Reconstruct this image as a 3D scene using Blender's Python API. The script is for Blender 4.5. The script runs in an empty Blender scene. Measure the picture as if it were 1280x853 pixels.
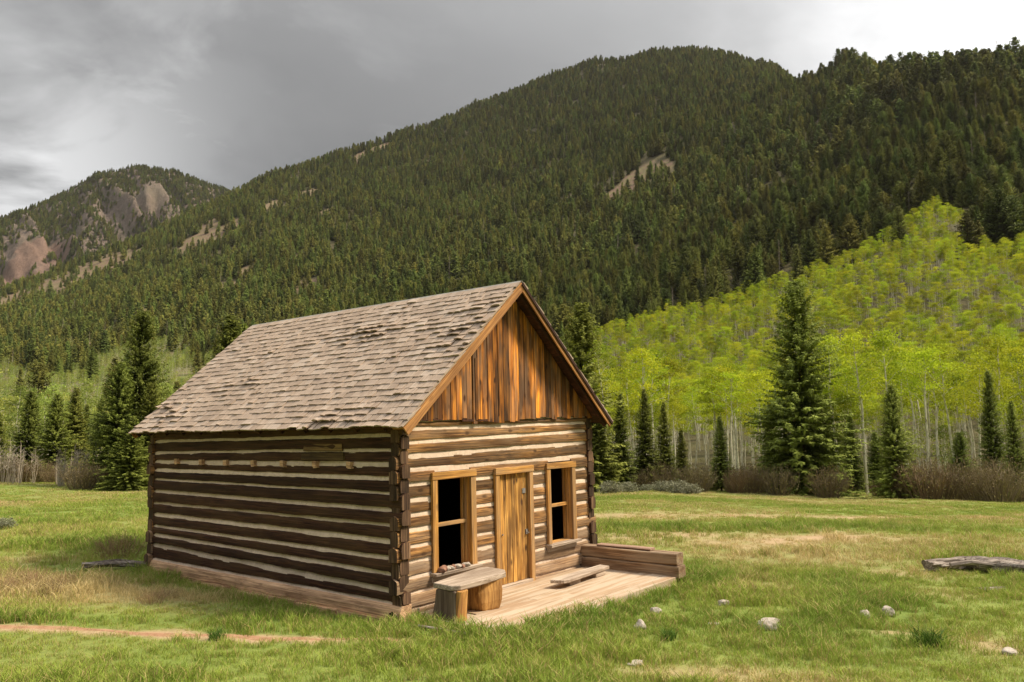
import bpy, math, random
import numpy as np
from mathutils import Matrix, Vector, Euler
random.seed(7); rng = np.random.default_rng(7)
S = bpy.context.scene
COL = S.collection
# ---------------------------------------------------------------- camera
F, CH, HOR = 981.279, 2.4, 545.0
PITCH = math.atan((HOR-426.5)/F)
cam = bpy.data.cameras.new('camera'); camo = bpy.data.objects.new('camera', cam); COL.objects.link(camo)
cam.sensor_width = 36; cam.lens = F/1280*36; cam.clip_start = .1; cam.clip_end = 12000
camo.location = (0, 0, CH); camo.rotation_euler = (math.pi/2+PITCH, 0, 0)
S.camera = camo
def ray(px, py):
    dx = (px-640)/F; dy = (426.5-py)/F
    return np.array([dx, math.cos(PITCH)-dy*math.sin(PITCH), math.sin(PITCH)+dy*math.cos(PITCH)])
def G(px, py, z=0.):
    d = ray(px, py); t = (z-CH)/d[2]; return (d[0]*t, d[1]*t)
def elev(px, py):
    d = ray(px, py); return d[2]/math.hypot(d[0], d[1])
# ---------------------------------------------------------------- noise
def _h(ix, iy, s):
    n = (ix.astype(np.int64)*374761393 + iy.astype(np.int64)*668265263 + s*1274126177) & 0x7fffffff
    n = ((n ^ (n >> 13))*1274126177) & 0x7fffffff
    return ((n ^ (n >> 16)) & 0xffff)/65535.
def vnoise(x, y, s=0):
    x = np.asarray(x, float); y = np.asarray(y, float)
    ix = np.floor(x); iy = np.floor(y); fx = x-ix; fy = y-iy
    fx = fx*fx*(3-2*fx); fy = fy*fy*(3-2*fy)
    a = _h(ix, iy, s); b = _h(ix+1, iy, s); c = _h(ix, iy+1, s); d = _h(ix+1, iy+1, s)
    return (a+(b-a)*fx)*(1-fy)+(c+(d-c)*fx)*fy
def fbm(x, y, s=0, o=4):
    r = 0; a = .5; t = 0
    for i in range(o):
        r = r+a*vnoise(np.asarray(x)*2**i, np.asarray(y)*2**i, s+i*17); t += a; a *= .5
    return r/t
# ---------------------------------------------------------------- terrain
TAB = {
 -100: [(48,604),(60,601),(90,592),(150,565),(250,528),(350,505),(500,478),(700,450),(1000,420),(1300,402),(1600,395)],
 0:   [(48,604),(60,601),(90,592),(150,562),(250,522),(350,500),(500,472),(700,442),(1000,405),(1300,380),(1600,364)],
 100: [(48,605),(60,601),(90,592),(150,560),(250,520),(350,495),(500,462),(700,428),(1000,390),(1300,352),(1600,322)],
 200: [(48,607),(60,603),(90,592),(150,556),(250,515),(350,485),(500,447),(700,408),(1000,358),(1300,312),(1600,280)],
 300: [(48,610),(60,605),(90,590),(150,550),(250,508),(350,473),(500,430),(700,388),(1000,328),(1300,272),(1600,234)],
 450: [(48,611),(60,606),(90,590),(150,548),(250,498),(350,458),(500,405),(700,350),(1000,288),(1300,228),(1600,183)],
 600: [(48,612),(60,607),(90,588),(150,542),(250,482),(350,436),(500,377),(700,312),(1000,242),(1300,182),(1600,136)],
 750: [(48,613),(60,608),(90,582),(130,550),(180,510),(250,462),(350,411),(500,345),(700,270),(1000,190),(1300,125),(1600,80)],
 830: [(48,613),(60,608),(90,578),(130,545),(180,502),(250,447),(350,386),(500,312),(700,235),(1000,150),(1300,92),(1500,63)],
 900: [(48,615),(60,609),(90,575),(130,538),(180,490),(250,432),(350,370),(500,290),(700,212),(1000,132),(1300,84),(1500,67)],
 950: [(48,616),(60,610),(90,573),(130,530),(180,478),(250,418),(350,352),(500,264),(700,180),(1000,118),(1300,86),(1450,79)],
 1000:[(48,619),(60,612),(90,572),(130,522),(180,468),(250,405),(350,335),(500,240),(700,158),(850,122),(1100,98),(1350,90)],
 1100:[(48,622),(60,614),(90,566),(130,508),(180,440),(250,368),(350,292),(500,190),(620,130),(750,92),(850,84)],
 1180:[(48,625),(60,616),(90,562),(130,492),(180,410),(250,322),(350,232),(500,138),(600,98),(680,84)],
 1280:[(48,628),(60,618),(90,560),(130,490),(180,412),(250,330),(350,240),(500,130),(600,92),(680,78)],
 1400:[(48,630),(60,620),(90,560),(130,490),(180,412),(250,330),(350,235),(500,125),(600,88),(680,72)]}
pxs = np.array(sorted(TAB)); AZC = np.arctan((pxs-640)/F)
LR = np.linspace(math.log(1.), math.log(6000.), 700); RR = np.exp(LR)
rows = []
for p in pxs:
    k = [(1, 0), (22, 0)]; z48 = CH+48*elev(p, TAB[p][0][1]); k += [(33, z48*.33)]
    for r, y in TAB[p]: k.append((r, CH+r*elev(p, y)))
    r, z = k[-1]; k += [(r*1.06, z*.985), (r*1.25, z*.88), (r*1.7, z*.6), (6000, z*.5)]
    k = np.array(k); rows.append(np.interp(RR, k[:, 0], k[:, 1]))
rows = np.array(rows)
AZG = np.linspace(AZC[0]-.2, AZC[-1]+.2, 360)
T = np.array([np.interp(AZG, AZC, rows[:, j]) for j in range(len(RR))]).T
ker = np.hanning(13); ker /= ker.sum()
T = np.apply_along_axis(lambda v: np.convolve(np.pad(v, 6, 'edge'), ker, 'valid'), 0, T)
kr = np.hanning(9); kr /= kr.sum()
T = np.apply_along_axis(lambda v: np.convolve(np.pad(v, 4, 'edge'), kr, 'valid'), 1, T)
def H(x, y, micro=True):
    x = np.asarray(x, float); y = np.asarray(y, float)
    r = np.maximum(np.hypot(x, y), 1.); az = np.arctan2(x, y)
    lim = np.clip(az, AZG[0]+1e-6, AZG[-1]-1e-6)
    a = (lim-AZG[0])/(AZG[1]-AZG[0]); b = (np.log(np.minimum(r, 5900))-LR[0])/(LR[1]-LR[0])
    i = np.clip(a.astype(int), 0, len(AZG)-2); j = np.clip(b.astype(int), 0, len(LR)-2)
    fa = a-i; fb = b-j
    z = (T[i, j]*(1-fa)+T[i+1, j]*fa)*(1-fb)+(T[i, j+1]*(1-fa)+T[i+1, j+1]*fa)*fb
    # gentle relief that grows with the size of the hill
    w = np.clip((r-70)/300, 0, 1)
    z = z+w*(fbm(x/90, y/90, 3)-.5)*16+w*(fbm(x/260, y/260, 9, 3)-.5)*np.clip(r/900, 0, 1)*34
    if micro:
        m = np.clip(1-(r-20)/60, 0, 1)
        z = z+(fbm(x/3.1, y/3.1, 5)-.5)*.09*np.clip((r-1)/6, 0, 1)+m*(fbm(x/.7, y/.7, 6, 2)-.5)*.03
        z = z+np.clip((r-22)/15, 0, 1)*np.clip((60-r)/15, 0, 1)*(fbm(x/7, y/7, 11, 3)-.5)*.35
    return z
_H0 = H
def H(x, y, micro=True):
    z = _H0(x, y, micro)
    dx = np.asarray(x)+1.495; dy = np.asarray(y)-10.884; c, s_ = math.cos(.8972), math.sin(.8972); u = dx*c+dy*s_; v = -dx*s_+dy*c
    w = lambda q, a, b, e: np.clip((q-a)/e+.5, 0, 1)*np.clip((b-q)/e+.5, 0, 1)
    m = np.maximum(w(u, -.25, 5., .5)*w(v, -.15, 7.1, .5), w(u, .25, 4.75, .3)*w(v, -1.62, .3, .25))
    return z*(1-.8*m)-.10*m-.05*w(u, -1.0, .5, .8)*w(v, -.3, 7., .8)
def h1(x, y): return float(H(np.array([x]), np.array([y]))[0])
def hit(px, py, r0=40):                       # point of the terrain seen at a direction of the table
    az = math.atan((px-640)/F); e = elev(px, py)
    r = np.exp(np.linspace(math.log(r0), math.log(1750), 900)); x = r*math.sin(az); y = r*math.cos(az)
    z = H(x, y, False); k = np.argmax(z >= CH+r*e)
    return (x[k], y[k], r[k]) if z[k] >= CH+r[k]*e else None
# ---------------------------------------------------------------- object helpers
def tag(o, label=None, cat=None, group=None, kind=None):
    if label: o['label'] = label
    if cat: o['category'] = cat
    if group: o['group'] = group
    if kind: o['kind'] = kind
    return o
def empty(name, loc=(0, 0, 0), M=None):
    o = bpy.data.objects.new(name, None); COL.objects.link(o); o.empty_display_size = .2
    if M is not None: o.matrix_world = M
    else: o.location = loc
    return o
def npmesh(name, V, Fc, mats, tint=None, mi=None, smooth=False):
    """V (n,3), Fc list of faces or (m,k) array"""
    me = bpy.data.meshes.new(name)
    V = np.asarray(V, np.float32)
    if isinstance(Fc, np.ndarray):
        m, k = Fc.shape
        me.vertices.add(len(V)); me.vertices.foreach_set('co', V.ravel())
        me.loops.add(m*k); me.loops.foreach_set('vertex_index', Fc.astype(np.int32).ravel())
        me.polygons.add(m); me.polygons.foreach_set('loop_start', np.arange(0, m*k, k, dtype=np.int32))
        me.update(calc_edges=True)
    else:
        me.from_pydata(V.tolist(), [], Fc)
    for mt in (mats if isinstance(mats, (list, tuple)) else [mats]): me.materials.append(mt)
    if tint is not None:
        a = me.attributes.new('tint', 'FLOAT', 'FACE'); a.data.foreach_set('value', np.asarray(tint, np.float32))
    if mi is not None: me.polygons.foreach_set('material_index', np.asarray(mi, np.int32))
    if smooth: me.polygons.foreach_set('use_smooth', np.ones(len(me.polygons), bool))
    me.validate(); me.update()
    return me
def link(name, me, parent=None):
    o = bpy.data.objects.new(name, me); COL.objects.link(o)
    if parent: o.parent = parent
    return o
class MB:
    def __init__(s): s.v = []; s.f = []; s.t = []
    def add(s, vs, fs, t=0.):
        b = len(s.v); s.v += [tuple(map(float, v)) for v in vs]; s.f += [tuple(b+i for i in f) for f in fs]; s.t += [t]*len(fs)
    def box(s, a, b, t=None, j=0., M=None):
        t = random.random() if t is None else t
        vs = [(x, y, z) for x in (a[0], b[0]) for y in (a[1], b[1]) for z in (a[2], b[2])]
        if j: vs = [tuple(c+random.uniform(-j, j) for c in v) for v in vs]
        if M is not None: vs = [tuple(M @ Vector(v)) for v in vs]
        s.add(vs, [(0, 1, 3, 2), (4, 6, 7, 5), (0, 4, 5, 1), (2, 3, 7, 6), (0, 2, 6, 4), (1, 5, 7, 3)], t)
    def prism(s, poly, axis, a, b, t=None):
        """poly in the two other axes, extruded along axis from a to b"""
        t = random.random() if t is None else t
        n = len(poly)
        def P(p, d):
            q = list(p); q.insert(axis, d); return q
        vs = [P(p, a) for p in poly]+[P(p, b) for p in poly]
        s.add(vs, [tuple(range(n))[::-1], tuple(range(n, 2*n))]+[(i, (i+1) % n, n+(i+1) % n, n+i) for i in range(n)], t)
    def loft(s, rings, t=None, cap=True):
        t = random.random() if t is None else t
        n = len(rings[0]); vs = [p for r in rings for p in r]; fs = []
        for k in range(len(rings)-1):
            for i in range(n):
                fs.append((k*n+i, k*n+(i+1) % n, (k+1)*n+(i+1) % n, (k+1)*n+i))
        if cap: fs += [tuple(range(n))[::-1], tuple(range((len(rings)-1)*n, len(rings)*n))]
        s.add(vs, fs, t)
    def tube(s, pts, rad, n=8, t=None, cap=True):
        rings = []
        for k, p in enumerate(pts):
            p = Vector(p); a = Vector(pts[max(k-1, 0)]); b = Vector(pts[min(k+1, len(pts)-1)])
            d = (b-a).normalized(); u = d.orthogonal().normalized() if abs(d.z) > .9 else d.cross(Vector((0, 0, 1))).normalized()
            w = d.cross(u); r = rad[k] if isinstance(rad, (list, tuple)) else rad
            rings.append([tuple(p+(u*math.cos(a2)+w*math.sin(a2))*r) for a2 in [2*math.pi*i/n for i in range(n)]])
        s.loft(rings, t, cap)
    def build(s, name, mat, parent=None, bevel=0, smooth=False, fix=True):
        me = bpy.data.meshes.new(name); me.from_pydata(s.v, [], s.f)
        for mt in (mat if isinstance(mat, (list, tuple)) else [mat]): me.materials.append(mt)
        a = me.attributes.new('tint', 'FLOAT', 'FACE'); a.data.foreach_set('value', s.t)
        if fix:
            import bmesh
            bm = bmesh.new(); bm.from_mesh(me); bmesh.ops.recalc_face_normals(bm, faces=bm.faces); bm.to_mesh(me); bm.free()
        if smooth: me.polygons.foreach_set('use_smooth', [True]*len(me.polygons))
        o = link(name, me, parent)
        if bevel:
            m = o.modifiers.new('bevel', 'BEVEL'); m.width = bevel; m.segments = 2; m.limit_method = 'ANGLE'
        return o
# ---------------------------------------------------------------- materials
def mat(name):
    m = bpy.data.materials.new(name); m.use_nodes = True; nt = m.node_tree
    b = nt.nodes['Principled BSDF']; b.inputs['Roughness'].default_value = .85
    b.inputs['Specular IOR Level'].default_value = .25
    return m, nt, b
class N:
    def __init__(s, nt): s.nt = nt
    def n(s, typ, **kw):
        o = s.nt.nodes.new(typ)
        for k, v in kw.items():
            if k == 'ins':
                for a, b in v.items():
                    if isinstance(b, bpy.types.NodeSocket): s.nt.links.new(b, o.inputs[a])
                    else: o.inputs[a].default_value = b
            else: setattr(o, k, v)
        return o
    def math(s, op, a, b=0., c=None, clamp=False):
        i = {0: a, 1: b}
        if c is not None: i[2] = c
        return s.n('ShaderNodeMath', operation=op, use_clamp=clamp, ins=i).outputs[0]
    def mix(s, f, a, b, mode='MIX'):
        def c(v): return v if isinstance(v, bpy.types.NodeSocket) else (tuple(v)+(1,) if len(v) == 3 else v)
        o = s.n('ShaderNodeMix', data_type='RGBA', blend_type=mode)
        for idx, v in ((0, f), (6, c(a)), (7, c(b))):
            if isinstance(v, bpy.types.NodeSocket): s.nt.links.new(v, o.inputs[idx])
            else: o.inputs[idx].default_value = v
        return o.outputs[2]
    def ramp(s, fac, stops, mode='LINEAR'):
        o = s.n('ShaderNodeValToRGB', ins={0: fac}); cr = o.color_ramp; cr.interpolation = mode
        while len(cr.elements) < len(stops): cr.elements.new(.5)
        for e, (p, c) in zip(cr.elements, stops):
            e.position = p; e.color = (c, c, c, 1) if isinstance(c, (int, float)) else tuple(c)+(1,)
        return o.outputs[0]
    def noise(s, vec, scale, detail=4, rough=.55, dist=0.):
        return s.n('ShaderNodeTexNoise', ins={'Vector': vec, 'Scale': scale, 'Detail': detail, 'Roughness': rough, 'Distortion': dist}).outputs[0]
    def attr(s, name, kind='GEOMETRY'):
        return s.n('ShaderNodeAttribute', attribute_name=name, attribute_type=kind)
    def link(s, a, b): s.nt.links.new(a, b)
def wood(name, light, mid, dark, axis, stain=(.03, .018, .01), stain_amt=.5, knots=.5, grain=1., bump=.5, rough=.8, tintamt=.5, gray=None, gray_amt=0., rot=None, crack=.6):
    """weathered wood, grain along an object axis; 'tint' shifts and shades each board"""
    m, nt, b = mat(name); n = N(nt)
    tc = n.n('ShaderNodeTexCoord').outputs['Object']; ti = n.attr('tint').outputs['Fac']
    if rot is not None: tc = n.n('ShaderNodeMapping', vector_type='POINT', ins={0: tc, 2: (0, rot, 0)}).outputs[0]
    off = n.n('ShaderNodeCombineXYZ', ins={0: n.math('MULTIPLY', ti, 31.), 1: n.math('MULTIPLY', ti, 47.), 2: n.math('MULTIPLY', ti, 19.)}).outputs[0]
    p = n.n('ShaderNodeVectorMath', operation='ADD', ins={0: tc, 1: off}).outputs[0]
    def sc(across, along):
        v = [across]*3; v[axis] = along
        return n.n('ShaderNodeVectorMath', operation='MULTIPLY', ins={0: p, 1: tuple(v)}).outputs[0]
    g1 = n.noise(sc(60*grain, 1.1), 1., 5, .65, .25)
    g2 = n.noise(sc(18*grain, .6), 1., 4, .65, .35)
    g3 = n.noise(sc(5, 1.3), 1., 3, .5)
    col = n.ramp(g1, [(.36, dark), (.49, mid), (.61, light)])
    col = n.mix(n.ramp(g2, [(.36, .85), (.52, .0)]), col, n.mix(.5, dark, mid))
    col = n.mix(n.math('MULTIPLY', n.ramp(g3, [(.42, 1.), (.6, 0.)]), stain_amt), col, stain)
    if gray: col = n.mix(n.math('MULTIPLY', n.ramp(n.noise(sc(9, .9), 1., 3), [(.4, 0.), (.58, 1.)]), gray_amt), col, gray)
    ck_ = n.ramp(n.noise(sc(38*grain, .9), 1., 2, .5, .3), [(.485, 0.), (.5, 1.), (.515, 0.)])
    col = n.mix(n.math('MULTIPLY', n.math('MULTIPLY', ck_, n.ramp(g3, [(.35, 1.), (.6, .2)])), crack), col, (.02, .01, .006))
    # knots
    vo = n.n('ShaderNodeTexVoronoi', ins={'Vector': sc(5.5, 2.6), 'Scale': 1., 'Randomness': 1.})
    k = n.ramp(vo.outputs['Distance'], [(.08, 1.), (.19, 0.)])
    col = n.mix(n.math('MULTIPLY', k, knots), col, stain)
    tv = n.math('MULTIPLY_ADD', n.n('ShaderNodeTexWhiteNoise', noise_dimensions='1D', ins={'W': ti}).outputs[0], 2*tintamt, 1-tintamt)
    tvc = n.n('ShaderNodeCombineXYZ', ins={0: tv, 1: tv, 2: tv}).outputs[0]
    col = n.mix(1., col, tvc, 'MULTIPLY')
    n.link(col, b.inputs['Base Color']); b.inputs['Roughness'].default_value = rough
    hgt = n.math('ADD', n.math('MULTIPLY', g1, .5), n.math('SUBTRACT', g2, n.math('MULTIPLY', k, .3)))
    bp = n.n('ShaderNodeBump', ins={'Height': hgt, 'Strength': bump, 'Distance': .012}); n.link(bp.outputs[0], b.inputs['Normal'])
    return m
def simple(name, c1, c2, scale=8, rough=.9, bump=.3, tint=0., dist=.01, spots=None):
    m, nt, b = mat(name); n = N(nt)
    tc = n.n('ShaderNodeTexCoord').outputs['Object']
    f = n.noise(tc, scale, 6, .62)
    col = n.mix(n.ramp(f, [(.35, 0.), (.65, 1.)]), c1, c2)
    if spots: col = n.mix(n.ramp(n.noise(tc, scale*3.3, 3), [(.58, 0.), (.68, .8)]), col, spots)
    if tint:
        tv = n.math('MULTIPLY_ADD', n.attr('tint').outputs['Fac'], 2*tint, 1-tint)
        col = n.mix(1., col, n.n('ShaderNodeCombineXYZ', ins={0: tv, 1: tv, 2: tv}).outputs[0], 'MULTIPLY')
    n.link(col, b.inputs['Base Color']); b.inputs['Roughness'].default_value = rough
    n.link(n.n('ShaderNodeBump', ins={'Height': n.noise(tc, scale*4, 5), 'Strength': bump, 'Distance': dist}).outputs[0], b.inputs['Normal'])
    return m
def foliage(name, a, b_, trans=.25, var=.35, inst=True, extra=None):
    m, nt, b = mat(name); n = N(nt)
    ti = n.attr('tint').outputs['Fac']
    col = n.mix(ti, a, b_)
    oi = n.n('ShaderNodeObjectInfo').outputs['Random']
    v = n.math('MULTIPLY_ADD', oi, 2*var, 1-var)
    v2 = n.math('MULTIPLY_ADD', n.math('FRACT', n.math('MULTIPLY', oi, 17.3)), var*.8, 1-var*.4)
    col = n.mix(1., col, n.n('ShaderNodeCombineXYZ', ins={0: n.math('MULTIPLY', v, v2), 1: v, 2: v}).outputs[0], 'MULTIPLY')
    if extra: col = extra(n, col)
    n.link(col, b.inputs['Base Color']); b.inputs['Roughness'].default_value = .7; b.inputs['Specular IOR Level'].default_value = .15
    tr = n.n('ShaderNodeBsdfTranslucent', ins={'Color': col})
    mx = n.n('ShaderNodeMixShader', ins={0: trans, 1: b.outputs[0], 2: tr.outputs[0]})
    n.link(mx.outputs[0], nt.nodes['Material Output'].inputs['Surface'])
    return m

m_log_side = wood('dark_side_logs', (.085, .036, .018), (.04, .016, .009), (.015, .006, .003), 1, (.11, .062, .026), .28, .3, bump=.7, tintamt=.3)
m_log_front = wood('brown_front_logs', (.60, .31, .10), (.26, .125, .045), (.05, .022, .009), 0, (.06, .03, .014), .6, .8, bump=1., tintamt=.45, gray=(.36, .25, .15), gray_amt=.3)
m_log_low = wood('low_front_logs', (.52, .35, .20), (.36, .22, .12), (.12, .065, .035), 0, (.16, .09, .05), .4, .3, bump=.7, tintamt=.2, gray=(.34, .27, .2), gray_amt=.4)
m_log_end = wood('log_ends', (.26, .16, .09), (.11, .06, .035), (.03, .018, .012), 2, (.03, .018, .01), .6, 0, bump=.8, tintamt=.5)
m_sill = wood('pale_sill_log', (.92, .60, .36), (.72, .45, .26), (.32, .18, .10), 1, (.16, .08, .04), .4, .4, bump=.7, tintamt=.15)
m_gable = wood('gable_boards', (.98, .39, .045), (.50, .165, .022), (.07, .02, .006), 2, (.05, .02, .009), .9, 1., bump=.6, tintamt=.6, gray=(.24, .15, .09), gray_amt=.5)
m_trim_v = wood('yellow_trim_upright', (.86, .47, .13), (.64, .31, .07), (.22, .10, .03), 2, (.20, .11, .05), .35, .6, bump=.4, tintamt=.18, gray=(.34, .25, .16), gray_amt=.5)
m_trim_h = wood('yellow_trim_level', (.86, .47, .13), (.64, .31, .07), (.22, .10, .03), 0, (.20, .11, .05), .35, .6, bump=.4, tintamt=.15, gray=(.34, .25, .16), gray_amt=.5)
m_door = wood('door_planks', (1.0, .60, .19), (.70, .35, .08), (.11, .045, .014), 2, (.075, .035, .015), .7, 1., grain=.7, bump=.6, tintamt=.25)
m_barge = wood('barge_board', (.46, .22, .08), (.34, .155, .055), (.18, .075, .03), 1, (.16, .07, .03), .3, .3, bump=.3, tintamt=.1)
m_barge_l = wood('barge_board_left', (.74, .38, .14), (.56, .27, .095), (.18, .075, .03), 0, (.16, .07, .03), .4, .4, bump=.3, tintamt=.1, rot=.717)
m_barge_r = wood('barge_board_right', (.74, .38, .14), (.56, .27, .095), (.18, .075, .03), 0, (.16, .07, .03), .4, .4, bump=.3, tintamt=.1, rot=-.717)
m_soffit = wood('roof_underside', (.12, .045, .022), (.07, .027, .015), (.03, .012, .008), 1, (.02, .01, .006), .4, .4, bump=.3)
m_gray_x = wood('grey_plank_x', (.68, .57, .46), (.50, .40, .31), (.22, .16, .115), 0, (.20, .14, .1), .35, .4, bump=.5, tintamt=.15)
m_gray_y = wood('timber_y', (.40, .26, .15), (.26, .16, .09), (.10, .055, .03), 1, (.11, .06, .035), .5, .4, bump=.7, tintamt=.15, gray=(.38, .30, .21), gray_amt=.5)
m_pink_y = wood('pink_board', (.46, .31, .23), (.36, .23, .165), (.2, .12, .085), 1, (.22, .14, .1), .3, .3, bump=.3, tintamt=.1)
m_porch = wood('porch_boards', (.46, .33, .215), (.40, .28, .175), (.29, .195, .12), 0, (.42, .27, .165), .4, .1, bump=.3, tintamt=.05, gray=(.52, .42, .31), gray_amt=.9, crack=.25)
m_slab = wood('slab_wood', (.34, .26, .19), (.22, .16, .11), (.10, .065, .045), 2, (.08, .05, .035), .5, .2, bump=.7, tintamt=.15)
m_round = wood('orange_wood', (.66, .37, .12), (.46, .235, .065), (.20, .09, .03), 2, (.2, .1, .04), .35, .2, crack=.3, grain=.5, bump=.5, tintamt=.1)
m_inner = simple('inner_shade', (.022, .015, .01), (.014, .009, .006), 5)  # near-black: the shade inside the cabin is put into the colour
m_chink = simple('chinking', (.76, .61, .48), (.64, .50, .385), 9, .95, .5, .12, .006, (.54, .41, .30))
m_stone = simple('pale_stone', (.50, .44, .37), (.33, .28, .23), 9, .9, .6, .0, .02, (.20, .17, .13))
m_stone_red = simple('red_stone', (.34, .18, .12), (.22, .12, .085), 14, .9, .6, .0, .01)
m_drift = wood('driftwood', (.46, .40, .34), (.28, .23, .19), (.08, .055, .045), 0, (.07, .05, .035), .6, .3, grain=.6, bump=1., tintamt=.1)
m_iron = simple('old_iron', (.30, .29, .28), (.14, .12, .11), 40, .5, .2)
m_ridge = simple('ridge_strip', (.36, .35, .31), (.27, .25, .21), 6, .7, .2)
# shingles
def shingle_mat():
    m, nt, b = mat('cedar_shingles'); n = N(nt)
    tc = n.n('ShaderNodeTexCoord').outputs['Object']; ti = n.attr('tint').outputs['Fac']
    off = n.n('ShaderNodeCombineXYZ', ins={0: n.math('MULTIPLY', ti, 31.), 1: n.math('MULTIPLY', ti, 47.)}).outputs[0]
    p = n.n('ShaderNodeVectorMath', operation='ADD', ins={0: tc, 1: off}).outputs[0]
    st = n.noise(n.n('ShaderNodeVectorMath', operation='MULTIPLY', ins={0: p, 1: (4, 70, 4)}).outputs[0], 1., 4, .6)
    bl = n.noise(tc, 1.3, 4, .6)
    col = n.ramp(st, [(.3, (.27, .19, .135)), (.5, (.43, .325, .245)), (.72, (.56, .445, .35))])
    w = n.n('ShaderNodeTexWhiteNoise', noise_dimensions='1D', ins={'W': ti}).outputs[0]
    col = n.mix(n.ramp(w, [(.0, .45), (.4, 0.), (1., 0.)]), col, (.24, .17, .12))
    col = n.mix(n.ramp(w, [(.7, 0.), (1., .35)]), col, (.62, .53, .45))
    col = n.mix(n.ramp(bl, [(.45, 0.), (.65, .35)]), col, (.26, .20, .16))
    n.link(col, b.inputs['Base Color']); b.inputs['Roughness'].default_value = .8
    n.link(n.n('ShaderNodeBump', ins={'Height': st, 'Strength': .5, 'Distance': .006}).outputs[0], b.inputs['Normal'])
    return m
m_shingle = shingle_mat()

# ---------------------------------------------------------------- the cabin
YAW, TX, TY = .8972, -.0086, -.0261
CX, CY, W, L, HW, RG, OF, OB, OS = -1.495, 10.884, 4.805, 6.834, 2.6315, 4.727, .302, .316, .19
MC = Matrix.Translation((CX, CY, 0)) @ Matrix.Rotation(YAW, 4, 'Z') @ Matrix.Rotation(TX, 4, 'X') @ Matrix.Rotation(TY, 4, 'Y')
SL = (RG-HW)/(W/2)
def cab(x, y, z=0.): return MC @ Vector((x, y, z))
cabin = empty('log_cabin', M=MC)
tag(cabin, 'weathered log cabin with pale chinking, shake roof and orange board gable standing in the meadow', 'cabin')

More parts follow.
